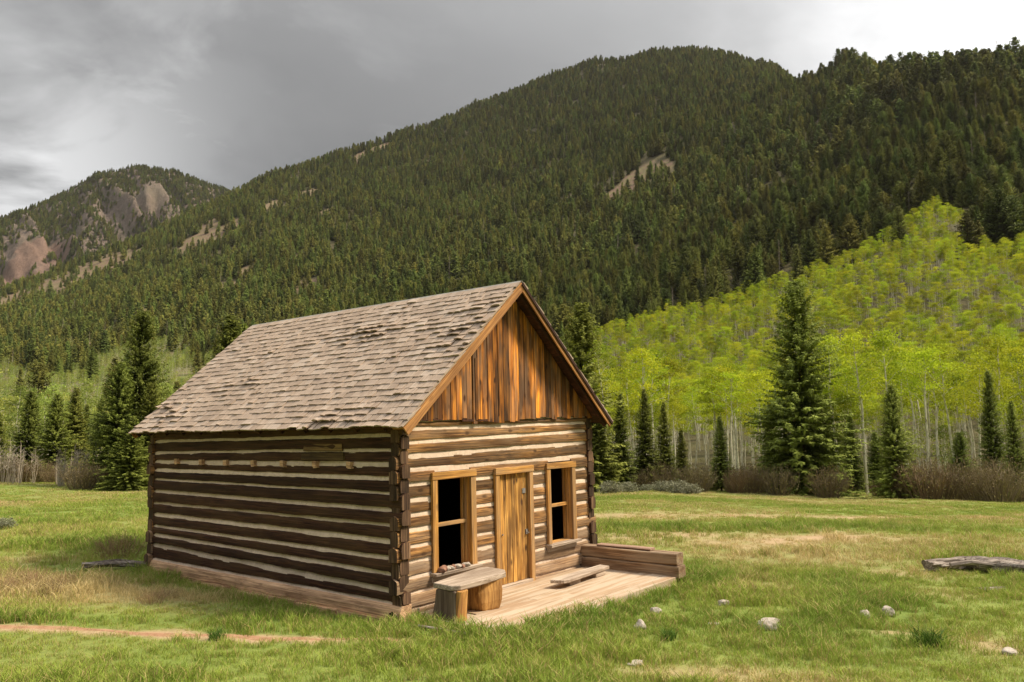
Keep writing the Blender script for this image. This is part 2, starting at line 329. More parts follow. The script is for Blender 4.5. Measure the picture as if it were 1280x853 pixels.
chF = [(2.62, 2.64, .06), (2.497, 2.522, .055), (2.304, 2.379, .065), (2.125, 2.17, .07), (1.928, 1.924, .07), (1.737, 1.699, .065), (1.516, 1.482, .075), (1.307, 1.299, .065),
       (1.113, 1.101, .07), (.893, .837, .06), (.694, .657, .065), (.475, .43, .06), (.272, .219, .055), (.06, .012, .04), (-.09, -.09, .02)]
chS = [(2.645, 2.60, .02), (2.41, 2.35, .045), (2.215, 2.142, .036), (2.015, 1.975, .06), (1.818, 1.818, .06), (1.614, 1.647, .036), (1.39, 1.427, .06), (1.186, 1.209, .045),
       (.967, 1.0, .07), (.738, .786, .055), (.529, .627, .06), (.31, .446, .07), (.141, .178, .045), (-.05, -.02, .02)]
def log_wall(name, ch, length, to, mats, cuts, seed, ends=True, proud=.0, parent=None, lowmat=99, chs=1.):
    """to(u, out, z) maps wall coordinates to cabin coordinates. cuts: list of (u0,u1,z0,z1) openings"""
    rnd = random.Random(seed)
    mbs = {}
    ck = MB(); endmb = MB()
    def segs(z):
        s = [(-.035, length+.035)]
        for (a, b, z0, z1) in cuts:
            if z0 < z < z1:
                out = []
                for (p, q) in s:
                    if a > p: out.append((p, min(a, q)))
                    if b < q: out.append((max(b, p), q))
                s = out
        return s
    for k in range(len(ch)-1):
        (a0, a1, th), (b0, b1, tb) = ch[k], ch[k+1]
        po = rnd.uniform(-.008, .012); t = rnd.random()
        zc = (a0+b0)/2
        for (p, q) in segs(zc):
            n = max(3, int((q-p)/.05)); rings = []
            epr0 = rnd.uniform(-.03, .045) if p < 0 else 0; epr1 = rnd.uniform(-.03, .045) if q > length else 0
            for i in range(n+1):
                u = p-epr0+(q+epr1-p+epr0)*i/n; f = min(max(u/length, 0), 1)
                th_ = th*chs; tb_ = tb*chs; hi = a0+(a1-a0)*f-th_/2; lo = b0+(b1-b0)*f+tb_/2
                e = 0.
                if p < 0: e = max(e, 1-min(1, max(0, (u-.16)/.05)))
                if q > length: e = max(e, 1-min(1, max(0, (length-.16-u)/.05)))
                nz = float(vnoise(u*2.3, k*3.1+seed)-.5); nz2 = float(vnoise(u*2.6+50, k*3.7+seed)-.5); nf = float(vnoise(u*5., k*5.3+seed+9)-.5)
                j1 = float(vnoise(u*13, k*7.7+seed)-.5)*.007; j2 = float(vnoise(u*13+30, k*7.7+seed)-.5)*.007
                hi += nz*.014*(1-e)+j1+e*(th_/2-.003); lo += nz2*.014*(1-e)+j2-e*(tb_/2-.003)
                o = po+nf*.014+proud
                pk = e*.045
                m_ = (hi+lo)/2; hh = hi-lo
                pr = [(-.15, lo+pk*.0), (-.02+o, lo+.002), (o-.001, lo+.007), (o+.005, lo+hh*.3), (o+.006+nz*.01, lo+hh*.62), (o-.001, hi-.012-pk*.5), (-.016+o, hi-.001-pk*.4), (-.075, hi+pk*.2), (-.15, hi-pk*.6)]
                rings.append([to(u, oo, zz) for oo, zz in pr])
            key = 1 if k >= lowmat else 0
            mb = mbs.setdefault(key, MB()); mb.loft(rings, t+.001*len(mb.f))
            nf_ = len(mb.f); mb.e = getattr(mb, 'e', [])+([nf_-2] if p < 0 else [])+([nf_-1] if q > length else [])
    wall = None
    for key, mb in mbs.items():
        o = mb.build(name if key == 0 else 'lower_logs', [mats[key], m_log_end], parent, fix=False)
        for fi in mb.e: o.data.polygons[fi].material_index = 1
        import bmesh; bm = bmesh.new(); bm.from_mesh(o.data); bmesh.ops.recalc_face_normals(bm, faces=bm.faces); bm.to_mesh(o.data); bm.free()
        if key == 0: wall = o
    for k in range(len(ch)):
        a0, a1, th = ch[k]
        for (p, q) in segs((a0+a1)/2):
            p = max(p, .15 if k else .0); q = min(q, length-.15)
            if q-p < .02: continue
            n = max(2, int((q-p)/.1)); rings = []
            for i in range(n+1):
                u = p+(q-p)*i/n; f = u/length; z = a0+(a1-a0)*f; h = th/2+.025
                w = float(vnoise(u*3, k*9.1+seed)-.5)*.012
                rings.append([to(u, -.11, z-h), to(u, -.008+w+proud, z-h), to(u, -.016+w+proud, z), to(u, -.034+w*.5+proud, z+h), to(u, -.11, z+h)])
            ck.loft(rings, rnd.random())
    ck.build('chinking', m_chink, wall)
    return wall
cutsF = [(.68, 1.45, .43, 1.85), (2.07, 2.90, -1, 1.82), (3.44, 4.13, .45, 1.84)]
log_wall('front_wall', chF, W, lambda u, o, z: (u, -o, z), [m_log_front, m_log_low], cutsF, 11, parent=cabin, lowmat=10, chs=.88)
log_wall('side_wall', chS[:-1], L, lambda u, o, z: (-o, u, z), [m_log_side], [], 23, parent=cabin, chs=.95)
log_wall('back_wall', chF, W, lambda u, o, z: (u, L+o, z), [m_log_front, m_log_low], [], 31, parent=cabin, lowmat=10)
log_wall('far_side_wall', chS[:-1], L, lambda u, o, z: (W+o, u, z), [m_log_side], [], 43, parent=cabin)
# pale bottom logs of the long walls
for sx, nm in ((0, 'sill_log'), (1, 'sill_log')):
    mb = MB(); rings = []
    for i in range(60):
        u = -.05+(L+.1)*i/59; j = float(vnoise(u*2.2, 77+sx)-.5)*.03; g = float(vnoise(u*7, 79)-.5)*.015
        f = u/L; top = .127+(.157-.127)*f+j*.3
        pr = [(-.16, -.15), (.03+j, -.15), (.045+j+g, -.02), (.045+j, .06), (.03+g, top-.025), (.002, top), (-.16, top)]
        rings.append([((-o) if sx == 0 else W+o, u, z) for o, z in pr])
    mb.loft(rings, .4); mb.build(nm, m_sill, cabin)
mb = MB()
for k in range(7): mb.box((-.10, .3+k*.95, -.2), (-.05, 1.2+k*.95, -.045+random.uniform(-.02, .02)), j=.012)
mb.build('foundation_board', m_sill, cabin)
for y in (5.833, 4.988, 4.225, 3.416, 2.61, 1.801, 1.015):
    mb = MB(); z = 2.0+.0; w = .045; mb.box((-.05, y-w, z-.048), (.05, y+w, z+.035), j=.006); mb.box((-.052, y-w-.02, z-.062), (.05, y+w*.4, z-.040), j=.006)
    mb.build('joist_end', m_sill, cabin)
mb = MB(); mb.box((-.022, 1.15, 2.055), (.02, 2.15, 2.165), j=.008); mb.box((-.014, 1.2, 2.19), (.02, 2.1, 2.30), j=.008)
tag(mb.build('patch_board', wood('patch_board', (.26, .17, .07), (.17, .105, .045), (.07, .04, .02), 1, (.05, .03, .015), .4, .4), cabin), 'paler brown patch board')
# floor, ceiling and added wall boxes, near-black colour for the shade inside
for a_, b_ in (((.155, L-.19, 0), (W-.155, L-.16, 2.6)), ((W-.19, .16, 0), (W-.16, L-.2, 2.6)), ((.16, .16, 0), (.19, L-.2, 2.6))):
    mb = MB(); mb.box(a_, b_); mb.build('shade_lining', m_inner, cabin)
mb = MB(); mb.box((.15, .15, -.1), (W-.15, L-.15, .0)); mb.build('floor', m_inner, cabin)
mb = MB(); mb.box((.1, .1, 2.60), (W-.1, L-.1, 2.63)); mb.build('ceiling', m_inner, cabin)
for yy in (0.153, L-.153): pass
# gable boards front and back
def gable(yo, sgn, name, seed):
    rnd = random.Random(seed)
    ed = [-.02, .12, .259, .39, .519, .633, .735, .828, 1.009, 1.13, 1.256, 1.37, 1.489, 1.60, 1.73, 1.843, 1.98, 2.118, 2.25, 2.404, 2.53, 2.65, 2.80, 2.955, 3.09, 3.218, 3.38, 3.545, 3.713, 3.86, 4.0, 4.12, 4.237, 4.40, 4.53, 4.68, 4.83]
    mb = MB()
    for a, b in zip(ed[:-1], ed[1:]):
        g = .006 if abs(a-1.489) > .01 else .018
        za = RG-SL*abs(a-W/2)+.01; zb = RG-SL*abs(b-W/2)+.01; zm = RG+.01
        z0 = 2.615+rnd.uniform(-.02, .02)-(.05 if 1.489 <= a < 2.6 else 0)
        pr = .012+rnd.uniform(-.004, .006)+(.010 if 1.489 <= a < 2.1 else 0)
        poly = [(a+g, z0), (b-g*.4, z0+rnd.uniform(-.012, .012)), (b-g*.4, max(zb, z0+.01))]
        if a < W/2 < b: poly.append((W/2, zm))
        poly.append((a+g, max(za, z0+.01)))
        y0, y1 = sorted((yo, yo+sgn*(pr+.02)))
        mb.prism(poly, 1, y0, y1, rnd.random())
    o = mb.build(name, m_gable, cabin)
    mb = MB(); mb.prism([(0, 2.63), (W, 2.63), (W/2, RG+.0)], 1, *sorted((yo+sgn*(-.004), yo-sgn*.03)), .5); mb.build('gable_backing', m_inner, o)
    return o
gable(-.0, -1, 'gable', 5); gable(L, 1, 'gable', 6)
bt = MB(); bt.box((1.25, -.042, 2.58), (2.05, -.0, 2.612), j=.004); bt.box((0.0, -.03, 2.604), (1.2, -.0, 2.622), j=.003); bt.build('ledger_board', m_soffit, cabin)
# battens over two joints of the gable
mb = MB(); mb.box((1.60, -.055, 2.62), (1.64, -.035, 3.7), j=.004); mb.box((2.105, -.055, 2.66), (2.125, -.03, 4.38), j=.003); mb.box((1.55, -.056, 2.60), (1.60, -.035, 3.55), j=.004)
mb.build('batten', m_gable, cabin)
# roof
roof = empty('roof'); roof.parent = cabin
ang = math.atan(SL); cs, sn = math.cos(ang), math.sin(ang)
SLEN = (W/2+OS)/cs
def rp(side, s, y, h):
    """s metres down from the ridge, y along, h above the deck plane"""
    x = W/2+side*(s*cs+h*sn); z = RG+.035-s*sn+h*cs
    return (x, y, z)
for side in (-1, 1):
    mb = MB(); s0 = 0.
    while s0 < SLEN-.01:
        s1 = min(s0+random.uniform(.13, .2), SLEN)
        v = [rp(side, s, y, h) for s in (s0, s1-.004) for y in (-OF, L+OB) for h in (0, .025)]
        mb.add(v, [(0, 1, 3, 2), (4, 6, 7, 5), (0, 4, 5, 1), (2, 3, 7, 6), (0, 2, 6, 4), (1, 5, 7, 3)], random.random()); s0 = s1
    mb.build('roof_boards', m_soffit, roof)
    mb = MB(); nrow = 25; ex = (SLEN+.03)/nrow
    rnd = random.Random(side+99)
    for k in range(nrow+1):
        sb = SLEN+.045-k*ex
        if sb < .10: continue
        y = -OF-.035-rnd.uniform(0, .15)
        length = .30 if k < nrow-1 else min(.3, max(sb, .05))
        while y < L+OB+.02:
            w = rnd.choice([.13, .16, .19, .22, .26])*rnd.uniform(.85, 1.1)
            ya, yb = max(y, -OF-.035+rnd.uniform(-.012, .012)), min(y+w-.011, L+OB+.035+rnd.uniform(-.012, .012)); y += w
            if yb-ya < .03: continue
            # weather: patches where the butts have lifted and curled
            pz = float(fbm(ya*.6+side*7, k*.22, 41, 3)); lift = max(0, pz-.52)*.16*(rnd.random() < .6)+rnd.uniform(0, .005)
            if rnd.random() < .035: lift += .016
            dj = rnd.uniform(-.012, .012); b0 = sb+dj; th = rnd.uniform(.016, .027); sk = rnd.uniform(-.008, .008)
            stn = [(b0, .026+lift, 0), (max(b0-.05, .02), .022+lift*.45, 0), (max(b0-.14, .01), .018, 0), (max(b0-length, .0), .006, 0)]
            rings = []
            tw = rnd.uniform(-.004, .004)
            for q, (s, h, _) in enumerate(stn):
                hh = h+.026; t2 = th if q < 3 else .004
                cup = lift*.25 if q == 0 else 0
                e = sk if q == 0 else 0
                rings.append([rp(side, s+e, ya, hh-cup+tw*(q < 2)), rp(side, s, (ya+yb)/2, hh+cup*.3), rp(side, s-e, yb, hh-cup-tw*(q < 2)),
                              rp(side, s-e, yb, hh+t2-cup-tw*(q < 2)), rp(side, s, (ya+yb)/2, hh+t2+cup*.3), rp(side, s+e, ya, hh+t2-cup+tw*(q < 2))])
            mb.loft(rings, rnd.random())
    mb.build('shingles', m_shingle, roof)
    for yy, nm in ((-OF, 1), (L+OB, -1)):
        y0, y1 = sorted((yy-.004*nm, yy-.03*nm))
        mb = MB(); v = [rp(side, s, y, h) for s in (-.02 if side < 0 else .012, SLEN+.02) for y in (y0, y1) for h in (-.10 if side < 0 else -.062, .028 if side < 0 else -.006)]
        mb.add(v, [(0, 1, 3, 2), (4, 6, 7, 5), (0, 4, 5, 1), (2, 3, 7, 6), (0, 2, 6, 4), (1, 5, 7, 3)], .3)
        mb.build('bargeboard', m_barge_l if side < 0 else m_barge_r, roof)
        if side > 0:
            mb = MB(); ya, yb = sorted((yy-.004*nm, yy-.05*nm)); v = [rp(side, s, y, h) for s in (.0, SLEN+.03) for y in (ya, yb) for h in (-.004, .045)]
            mb.add(v, [(0, 1, 3, 2), (4, 6, 7, 5), (0, 4, 5, 1), (2, 3, 7, 6), (0, 2, 6, 4), (1, 5, 7, 3)], .3); mb.build('roof_edge_shade', m_soffit, roof)  # added dark strip, stands in for the shaded shingle edge
        # rake rafter under the overhang
        mb = MB(); v = [rp(side, s, y, h) for s in (.1, SLEN-.02) for y in (yy+.035*nm, yy+.09*nm) for h in (-.10, -.002)]
        mb.add(v, [(0, 1, 3, 2), (4, 6, 7, 5), (0, 4, 5, 1), (2, 3, 7, 6), (0, 2, 6, 4), (1, 5, 7, 3)], .7)
        mb.build('rake_rafter', m_soffit, roof)
    for k in range(12):
        yy = .15+k*(L-.35)/11
        mb = MB(); v = [rp(side, s, y, h) for s in (SLEN-.55, SLEN-.03) for y in (yy, yy+.05) for h in (-.09, -.003)]
        mb.add(v, [(0, 1, 3, 2), (4, 6, 7, 5), (0, 4, 5, 1), (2, 3, 7, 6), (0, 2, 6, 4), (1, 5, 7, 3)], random.random())
        mb.build('rafter_tail', m_soffit, roof)
    mb = MB(); v = [rp(side, s, y, h) for s in (SLEN-.0, SLEN+.018) for y in (-OF-.02, -OF+.20) for h in (.0, .05)]
    mb.add(v, [(0, 1, 3, 2), (4, 6, 7, 5), (0, 4, 5, 1), (2, 3, 7, 6), (0, 2, 6, 4), (1, 5, 7, 3)], .3)
    mb.build('eave_trim', m_barge, roof)
mb = MB()
for k in range(4):
    y0 = -OF-.03+k*(L+OB+OF+.06)/4; y1 = y0+(L+OB+OF+.06)/4-.004
    for side in (-1, 1):
        v = [rp(side, s, y, h) for s in (-.03, .045) for y in (y0, y1) for h in (.052+.002*side, .06+.002*side)]
        mb.add(v, [(0, 1, 3, 2), (4, 6, 7, 5), (0, 4, 5, 1), (2, 3, 7, 6), (0, 2, 6, 4), (1, 5, 7, 3)], random.random())
mb.build('ridge_cap', m_ridge, roof)
# windows
def window(x0, x1, z0, z1, tl, tr, sill_w, seed):
    w = empty('window'); w.parent = cabin
    mb = MB(); mb.box((x0-tl, -.045, z0-.0), (x0, -.002, z1+.002), j=.003); mb.box((x1, -.047, z0-.02), (x1+tr, -.002, z1+.0), j=.003)
    f = mb.build('window_frame', m_trim_v, w, bevel=.004)
    mb = MB(); mb.box((x0-tl-.015, -.055, z1+.003), (x1+tr+.01, -.002, z1+.105), j=.004); mb.build('lintel', m_trim_h, w, bevel=.004)
    mb = MB(); mb.box((x0-.022, -.002, z0), (x0, .17, z1)); mb.box((x1, -.002, z0), (x1+.022, .17, z1)); mb.build('jamb', m_trim_v, w)
    mb = MB(); mb.box((x0-.02, -.002, z1), (x1+.02, .17, z1+.02)); mb.build('head_jamb', m_trim_h, w); mb = MB(); mb.box((x0-.02, .01, z0-.02), (x1+.02, .17, z0+.004)); mb.build('bottom_jamb', m_trim_h, w)
    s = MB(); zm = (z0+z1)/2
    s.box((x0+.002, .055, z0+.005), (x0+.032, .085, z1-.002)); s.box((x1-.034, .055, z0+.005), (x1-.002, .085, z1-.002))
    s.box((x1-.05, .10, z0+.005), (x1-.012, .14, z1-.002))
    s.build('sash', m_trim_v, w, bevel=.003)
    s = MB(); s.box((x0+.001, .045, zm-.032), (x1-.03, .09, zm+.022)); s.build('meeting_rail', m_trim_h, w, bevel=.003)
    s = MB(); s.box((x0-tl-.03, -.12, z0-.045), (x1+tr+.03, .02, z0-.004), j=.005); s.build('sill', m_gray_x, w, bevel=.004)
    s = MB(); s.box((x0-tl-.015, -.04, z0-.13), (x1+tr-.03, -.004, z0-.047), j=.004); s.build('apron', m_gray_x, w, bevel=.003)
    return w
window(.705, 1.425, .47, 1.755, .10, .105, .1, 1)
window(3.465, 4.10, .50, 1.745, .10, .115, .1, 2)
# door
door = empty('door'); door.parent = cabin
mb = MB(); mb.box((1.995, -.045, -.03), (2.10, -.002, 1.735), j=.004); mb.box((2.865, -.047, -.06), (2.965, -.002, 1.735), j=.004); mb.build('door_frame', m_trim_v, door, bevel=.004)
mb = MB(); mb.box((1.985, -.058, 1.738), (2.985, -.002, 1.84), j=.006); mb.build('lintel', m_trim_h, door, bevel=.005)
mb = MB(); mb.box((2.08, -.002, -.02), (2.10, .16, 1.735)); mb.box((2.865, -.002, -.02), (2.885, .16, 1.735)); mb.box((2.08, -.002, 1.735), (2.885, .16, 1.755)); mb.build('jamb', m_trim_v, door)
mb = MB(); e = [2.105, 2.235, 2.315, 2.45, 2.56, 2.66, 2.745, 2.86]
for a, b in zip(e[:-1], e[1:]): mb.box((a+.002, .012+random.uniform(-.006, .004), .035), (b-.002, .05, 1.73), j=.0015)
leaf = mb.build('door_leaf', m_door, door, bevel=.003)
mb = MB(); mb.box((2.79, -.002, .74), (2.85, .01, .82)); mb.tube([(2.80, -.008, .775), (2.80, -.03, .77), (2.835, -.03, .765), (2.835, -.006, .76)], .007, 6); mb.build('door_latch', m_iron, leaf)
mb = MB(); mb.tube([(2.19, .006, .80), (2.19, -.012, .80)], .012, 8); mb.build('bolt', m_iron, leaf)
mb = MB(); mb.box((2.07, -.05, -.04), (2.90, .15, .03), j=.005); mb.build('threshold', m_gray_x, door, bevel=.005)
mb = MB(); mb.box((2.72, -.003, 1.40), (2.80, .008, 1.48)); mb.build('door_plate', m_iron, leaf)
print('cabin done')
# ---------------------------------------------------------------- porch, benches, timbers
def place(name, x, y, z, rz=0.): return empty(name, M=MC @ Matrix.Translation((x, y, z)) @ Matrix.Rotation(rz, 4, 'Z'))
mb = MB(); y = -1.86; k = 0
while y < -.06:
    y1 = min(y+random.uniform(.17, .24), -.05); x0 = .02+random.uniform(-.05, .02)+(.14 if y > -.5 else 0)
    cut = random.uniform(1.4, 3.)
    mb.box((x0, y+.003, -.12), (cut-.002, y1-.003, .0+random.uniform(-.006, .004)), j=.003)
    mb.box((cut+.002, y+.003, -.12), (4.36+random.uniform(-.04, .04), y1-.003, .0+random.uniform(-.006, .004)), j=.003); y = y1
porch = mb.build('porch', m_porch, None, bevel=.004); porch.matrix_world = MC @ Matrix.Translation((0, 0, -.004))
tag(porch, 'low platform of pale sandy boards in front of the cabin door', 'porch')
# bench
bench = place('bench', .0, .0, 0.); tag(bench, 'rough bench with a thick grey plank seat on wood slabs under the left window', 'bench')
mb = MB()
poly = [(.18, -.44), (.15, -.78), (.24, -.88), (.62, -.885), (1.26, -.81), (1.42, -.66), (1.46, -.30), (1.34, -.24), (.7, -.33)]
mb.prism(poly, 2, .385, .455, .3); mb.build('seat', m_gray_x, bench, bevel=.012)
mb = MB(); mb.prism([(-.42, 0), (-.86, 0), (-.84, .38), (-.50, .38), (-.47, .2)], 0, .17, .23, .2); mb.build('support', m_slab, bench, bevel=.01)
mb = MB(); rings = []
for z, o_ in ((0, .0), (.06, -.01), (.2, .005), (.384, .03)):
    rings.append([(x_, y_-o_*.6, z) for x_, y_ in ((.155+o_, -.90), (.20, -.915), (.34, -.90), (.36, -.86), (.33, -.80), (.18, -.84))])
mb.loft(rings, .6); mb.build('support', m_round, bench, bevel=.006)
mb = MB(); mb.box((.37, -.60, 0), (.44, -.52, .384)); mb.box((.47, -.62, 0), (.52, -.50, .384)); mb.build('post', m_slab, bench, bevel=.006)
mb = MB(); rings = []
for z, s, dx in ((0, .88, 0), (.03, .96, 0), (.12, 1.05, 0), (.25, 1.04, 0), (.384, .90, -.01)):
    rings.append([(.93+dx+(.205*s+.02*math.sin(a*3+z*9))*(math.copysign(abs(math.cos(a))**.35, math.cos(a))), -.69+.13*s*(math.copysign(abs(math.sin(a))**.35, math.sin(a)))-.05*math.cos(a), z) for a in np.linspace(0, 2*math.pi, 18, endpoint=False)])
mb.loft(rings, .35); o = mb.build('block', m_round, bench, bevel=.004)
mb = MB(); mb.box((.62, -.80, -.002), (1.22, -.50, .014), j=.004); mb.build('footing', m_porch, bench)
# low plank bench
b2 = place('low_bench', 0, 0, 0); tag(b2, 'low grey plank lying on blocks against the front wall under the right window', 'bench')
mb = MB(); mb.prism([(2.52, -.66), (2.60, -.86), (2.70, -.89), (4.02, -.80), (4.05, -.60), (2.6, -.62)], 2, .075, .125, .4); mb.build('seat', m_gray_x, b2, bevel=.008)
for x in (2.85, 3.6):
    mb = MB(); mb.box((x, -.80, 0), (x+.30, -.66, .073), j=.004); mb.build('support', m_gray_x, b2, bevel=.006)
# timbers
def timber(x0, y0, x1, y1, z0, z1, name, m, label, j=.008, rz=0):
    mb = MB(); rings = []
    for i in range(24):
        f = i/23; yy = y0+(y1-y0)*f
        a = [float(vnoise(yy*4, z0*10+q*7.3)-.5)*j*2 for q in range(4)]
        c = .015
        rings.append([(x0+a[0], yy, z0+c), (x0+c+a[0], yy, z0+.0), (x1-c, yy, z0), (x1+a[1], yy, z0+c), (x1+a[1], yy, z1-c), (x1-c, yy, z1+a[2]), (x0+c, yy, z1+a[2]), (x0+a[3], yy, z1-c)])
    mb.loft(rings, random.random()); o = mb.build(name, m, None); o.matrix_world = MC @ Matrix.Rotation(rz, 4, 'Z') if rz else MC.copy()
    return tag(o, label, 'timber')
timber(4.36, -1.90, 4.60, .3, -.03, .16, 'timber', m_gray_y, 'bottom one of two squared brown timbers at the right end of the porch')
timber(4.37, -1.87, 4.61, .25, .168, .355, 'timber', m_gray_y, 'squared brown timber stacked on top of another at the right end of the porch')
o = timber(4.42, -1.36, 4.60, -.30, .360, .395, 'board', m_pink_y, 'thin pinkish board lying on top of the two stacked timbers', .002); o['category'] = 'board'
# stones on the left window sill
ico = None
def stone_mesh(seed, sx, sy, sz, n=3, rough=.35):
    import bmesh
    bm = bmesh.new(); bmesh.ops.create_icosphere(bm, subdivisions=n, radius=1.)
    r = random.Random(seed); ox = r.random()*50
    pl = [Vector((r.gauss(0, 1), r.gauss(0, 1), r.gauss(0, 1))).normalized() for _ in range(9)]; dd = [r.uniform(.62, .9) for _ in pl]
    for v in bm.verts:
        c = v.co.normalized(); k = 1.
        for p_, d_ in zip(pl, dd):
            q = c.dot(p_)
            if q > d_: k = min(k, d_/q)
        k *= 1+rough*.25*float(vnoise(c.x*2.4+ox, c.y*2.4+c.z*1.9, seed)-.5)
        v.co = Vector((c.x*k*sx, c.y*k*sy, c.z*k*sz))
    me = bpy.data.meshes.new('stone'); bm.to_mesh(me); bm.free()
    me.polygons.foreach_set('use_smooth', [False]*len(me.polygons)); return me
ss = [(.75, .085, .06, 1), (.72, .07, .05, 1), (.84, .06, .045, 0), (.92, .075, .04, 0), (1.00, .055, .045, 1), (1.07, .07, .04, 0), (1.15, .06, .035, 1), (1.22, .065, .04, 0), (1.31, .055, .035, 0), (.96, .05, .035, 1)]
for i, (x, s, sz, red) in enumerate(ss):
    me = stone_mesh(i+50, s, s*.8, sz, 2); me.materials.append(m_stone_red if red else m_stone)
    o = link('stone', me); o.matrix_world = MC @ Matrix.Translation((x, -.075+.02*math.sin(i*5), .466+sz*.72)) @ Matrix.Rotation(i*1.7, 4, 'Z')
    if i == 0: o['label'] = 'largest reddish stone, at the left end of the left window sill'
    elif red: o['label'] = 'small reddish brown stone among those lined up on the left window sill'
    else: o['label'] = 'small pale stone among those lined up on the left window sill'
    o['category'] = 'stone'; o['group'] = 'stones on the window sill'
# stones in the grass
rocks = [(962, 786, .19, .12, .10, 'long white stone lying in the grass, the largest one in the meadow'),
 (1082, 771, .10, .09, .085, 'pale stone, left of a pair lying close together in the grass'),
 (1109, 768, .11, .09, .10, 'pale stone, right of a pair lying close together in the grass'),
 (905, 755, .10, .08, .055, 'small flat pale stone in the grass, behind the long white one'),
 (800, 786, .09, .08, .08, 'small pointed pale stone in the grass in front of the porch'),
 (754, 768, .07, .06, .04, 'tiny pale stone half hidden in tall grass at the porch edge'),
 (890, 779, .12, .05, .02, 'flat sliver of pale stone left of the long white stone'),
 (795, 832, .12, .08, .03, 'low dull stone sunk in the grass near the bottom edge of the view'),
 (1262, 815, .10, .08, .05, 'dull stone sunk in a bare patch at the right edge'),
 (820, 765, .10, .08, .07, 'grey stone in the tall grass right of the porch corner')]
for i, (px, py, sx, sy, sz, lb) in enumerate(rocks):
    x, y = G(px, py); me = stone_mesh(i+3, sx, sy, sz, 3, .8); me.materials.append(m_stone)
    o = link('rock', me); o.location = (x, y, h1(x, y)+sz*.45); o.rotation_euler = (0, 0, [.1, 1, 2, .3, 1.5, .4, .2, .1, .8, 2.][i])
    tag(o, lb, 'rock', 'pale rocks in the grass')
rock_xy = [G(r[0], r[1]) for r in rocks]
# driftwood log on the right
def driftlog(name, pts, rad, label, cat, m=m_drift, n=14, tw=.5):
    base = Vector((pts[0][0], pts[0][1], h1(pts[0][0], pts[0][1])))
    t = empty(name, base); mb = MB(); rings = []
    P = [Vector((x, y, h1(x, y)+dz))-base for x, y, dz in pts]
    fine = []; fr = []
    for k in range(len(P)-1):
        for i in range(10):
            f = i/10; fine.append(P[k].lerp(P[k+1], f)); fr.append(rad[k]*(1-f)+rad[k+1]*f)
    fine.append(P[-1]); fr.append(rad[-1])
    for k, p in enumerate(fine):
        a = fine[max(k-1, 0)]; b = fine[min(k+1, len(fine)-1)]; d = (b-a).normalized(); u = d.cross(Vector((0, 0, 1))).normalized(); w = u.cross(d)
        rings.append([tuple(p+(u*math.cos(A)+w*math.sin(A)*.8)*fr[k]*(.50+1.0*float(fbm(math.cos(A+k*.03*tw)*2.2+9, math.sin(A+k*.03*tw)*2.2+k*.12, 21, 3)))) for A in np.linspace(0, 2*math.pi, n, endpoint=False)])
    mb.loft(rings, .3); o = mb.build('trunk', m, t, smooth=False); tag(t, label, cat); return t
a = G(1160, 714); b = G(1205, 712); c = G(1245, 716); d = G(1300, 722)
dl = driftlog('fallen_log', [(a[0], a[1], .10), (b[0], b[1], .13), (c[0], c[1], .12), (d[0], d[1], .1), (d[0]+1.3, d[1]-.4, .08)], [.13, .13, .16, .17, .12], 'twisted silver grey dead log lying in the grass at the right edge', 'log', n=20, tw=3)
mb = MB()
for k in range(4):
    o0 = Vector((.3+.45*k, -.2-.05*k, .14)); mb.tube([o0, o0+Vector((.35, -.05, .06)), o0+Vector((.7, -.12, .02))], [.05, .05, .02], 7)
mb.build('branch_stub', m_drift, dl)
a = G(102, 713); b = G(186, 706)
driftlog('fallen_pole', [(a[0], a[1], .09), ((a[0]+b[0])/2, (a[1]+b[1])/2, .11), (b[0], b[1], .12)], [.075, .08, .07], 'grey weathered pole lying in the grass against the back left corner of the cabin', 'pole')
a = G(520, 788); b = G(590, 799)
driftlog('stick', [(a[0], a[1], .04), (b[0], b[1], .04)], [.022, .018], 'thin pale stick lying in the grass at the front corner of the cabin', 'stick', n=8)
a = G(1150, 739); b = G(1188, 738)
driftlog('wood_scrap', [(1.0*a[0]+.9, a[1], .02), (b[0]+.85, b[1], .02)], [.05, .04], 'flat grey scrap of wood in the grass in front of the fallen log', 'wood scrap', n=8)
mb = MB(); mb.box((.17, -.17, -.1), (.19, -.15, .09)); mb.box((.12, -.2, -.1), (.25, -.12, -.02), j=.01)
o = mb.build('iron_stake', m_iron, None); o.matrix_world = MC; tag(o, 'small rusty iron stake at the foot of the front corner of the cabin', 'stake')
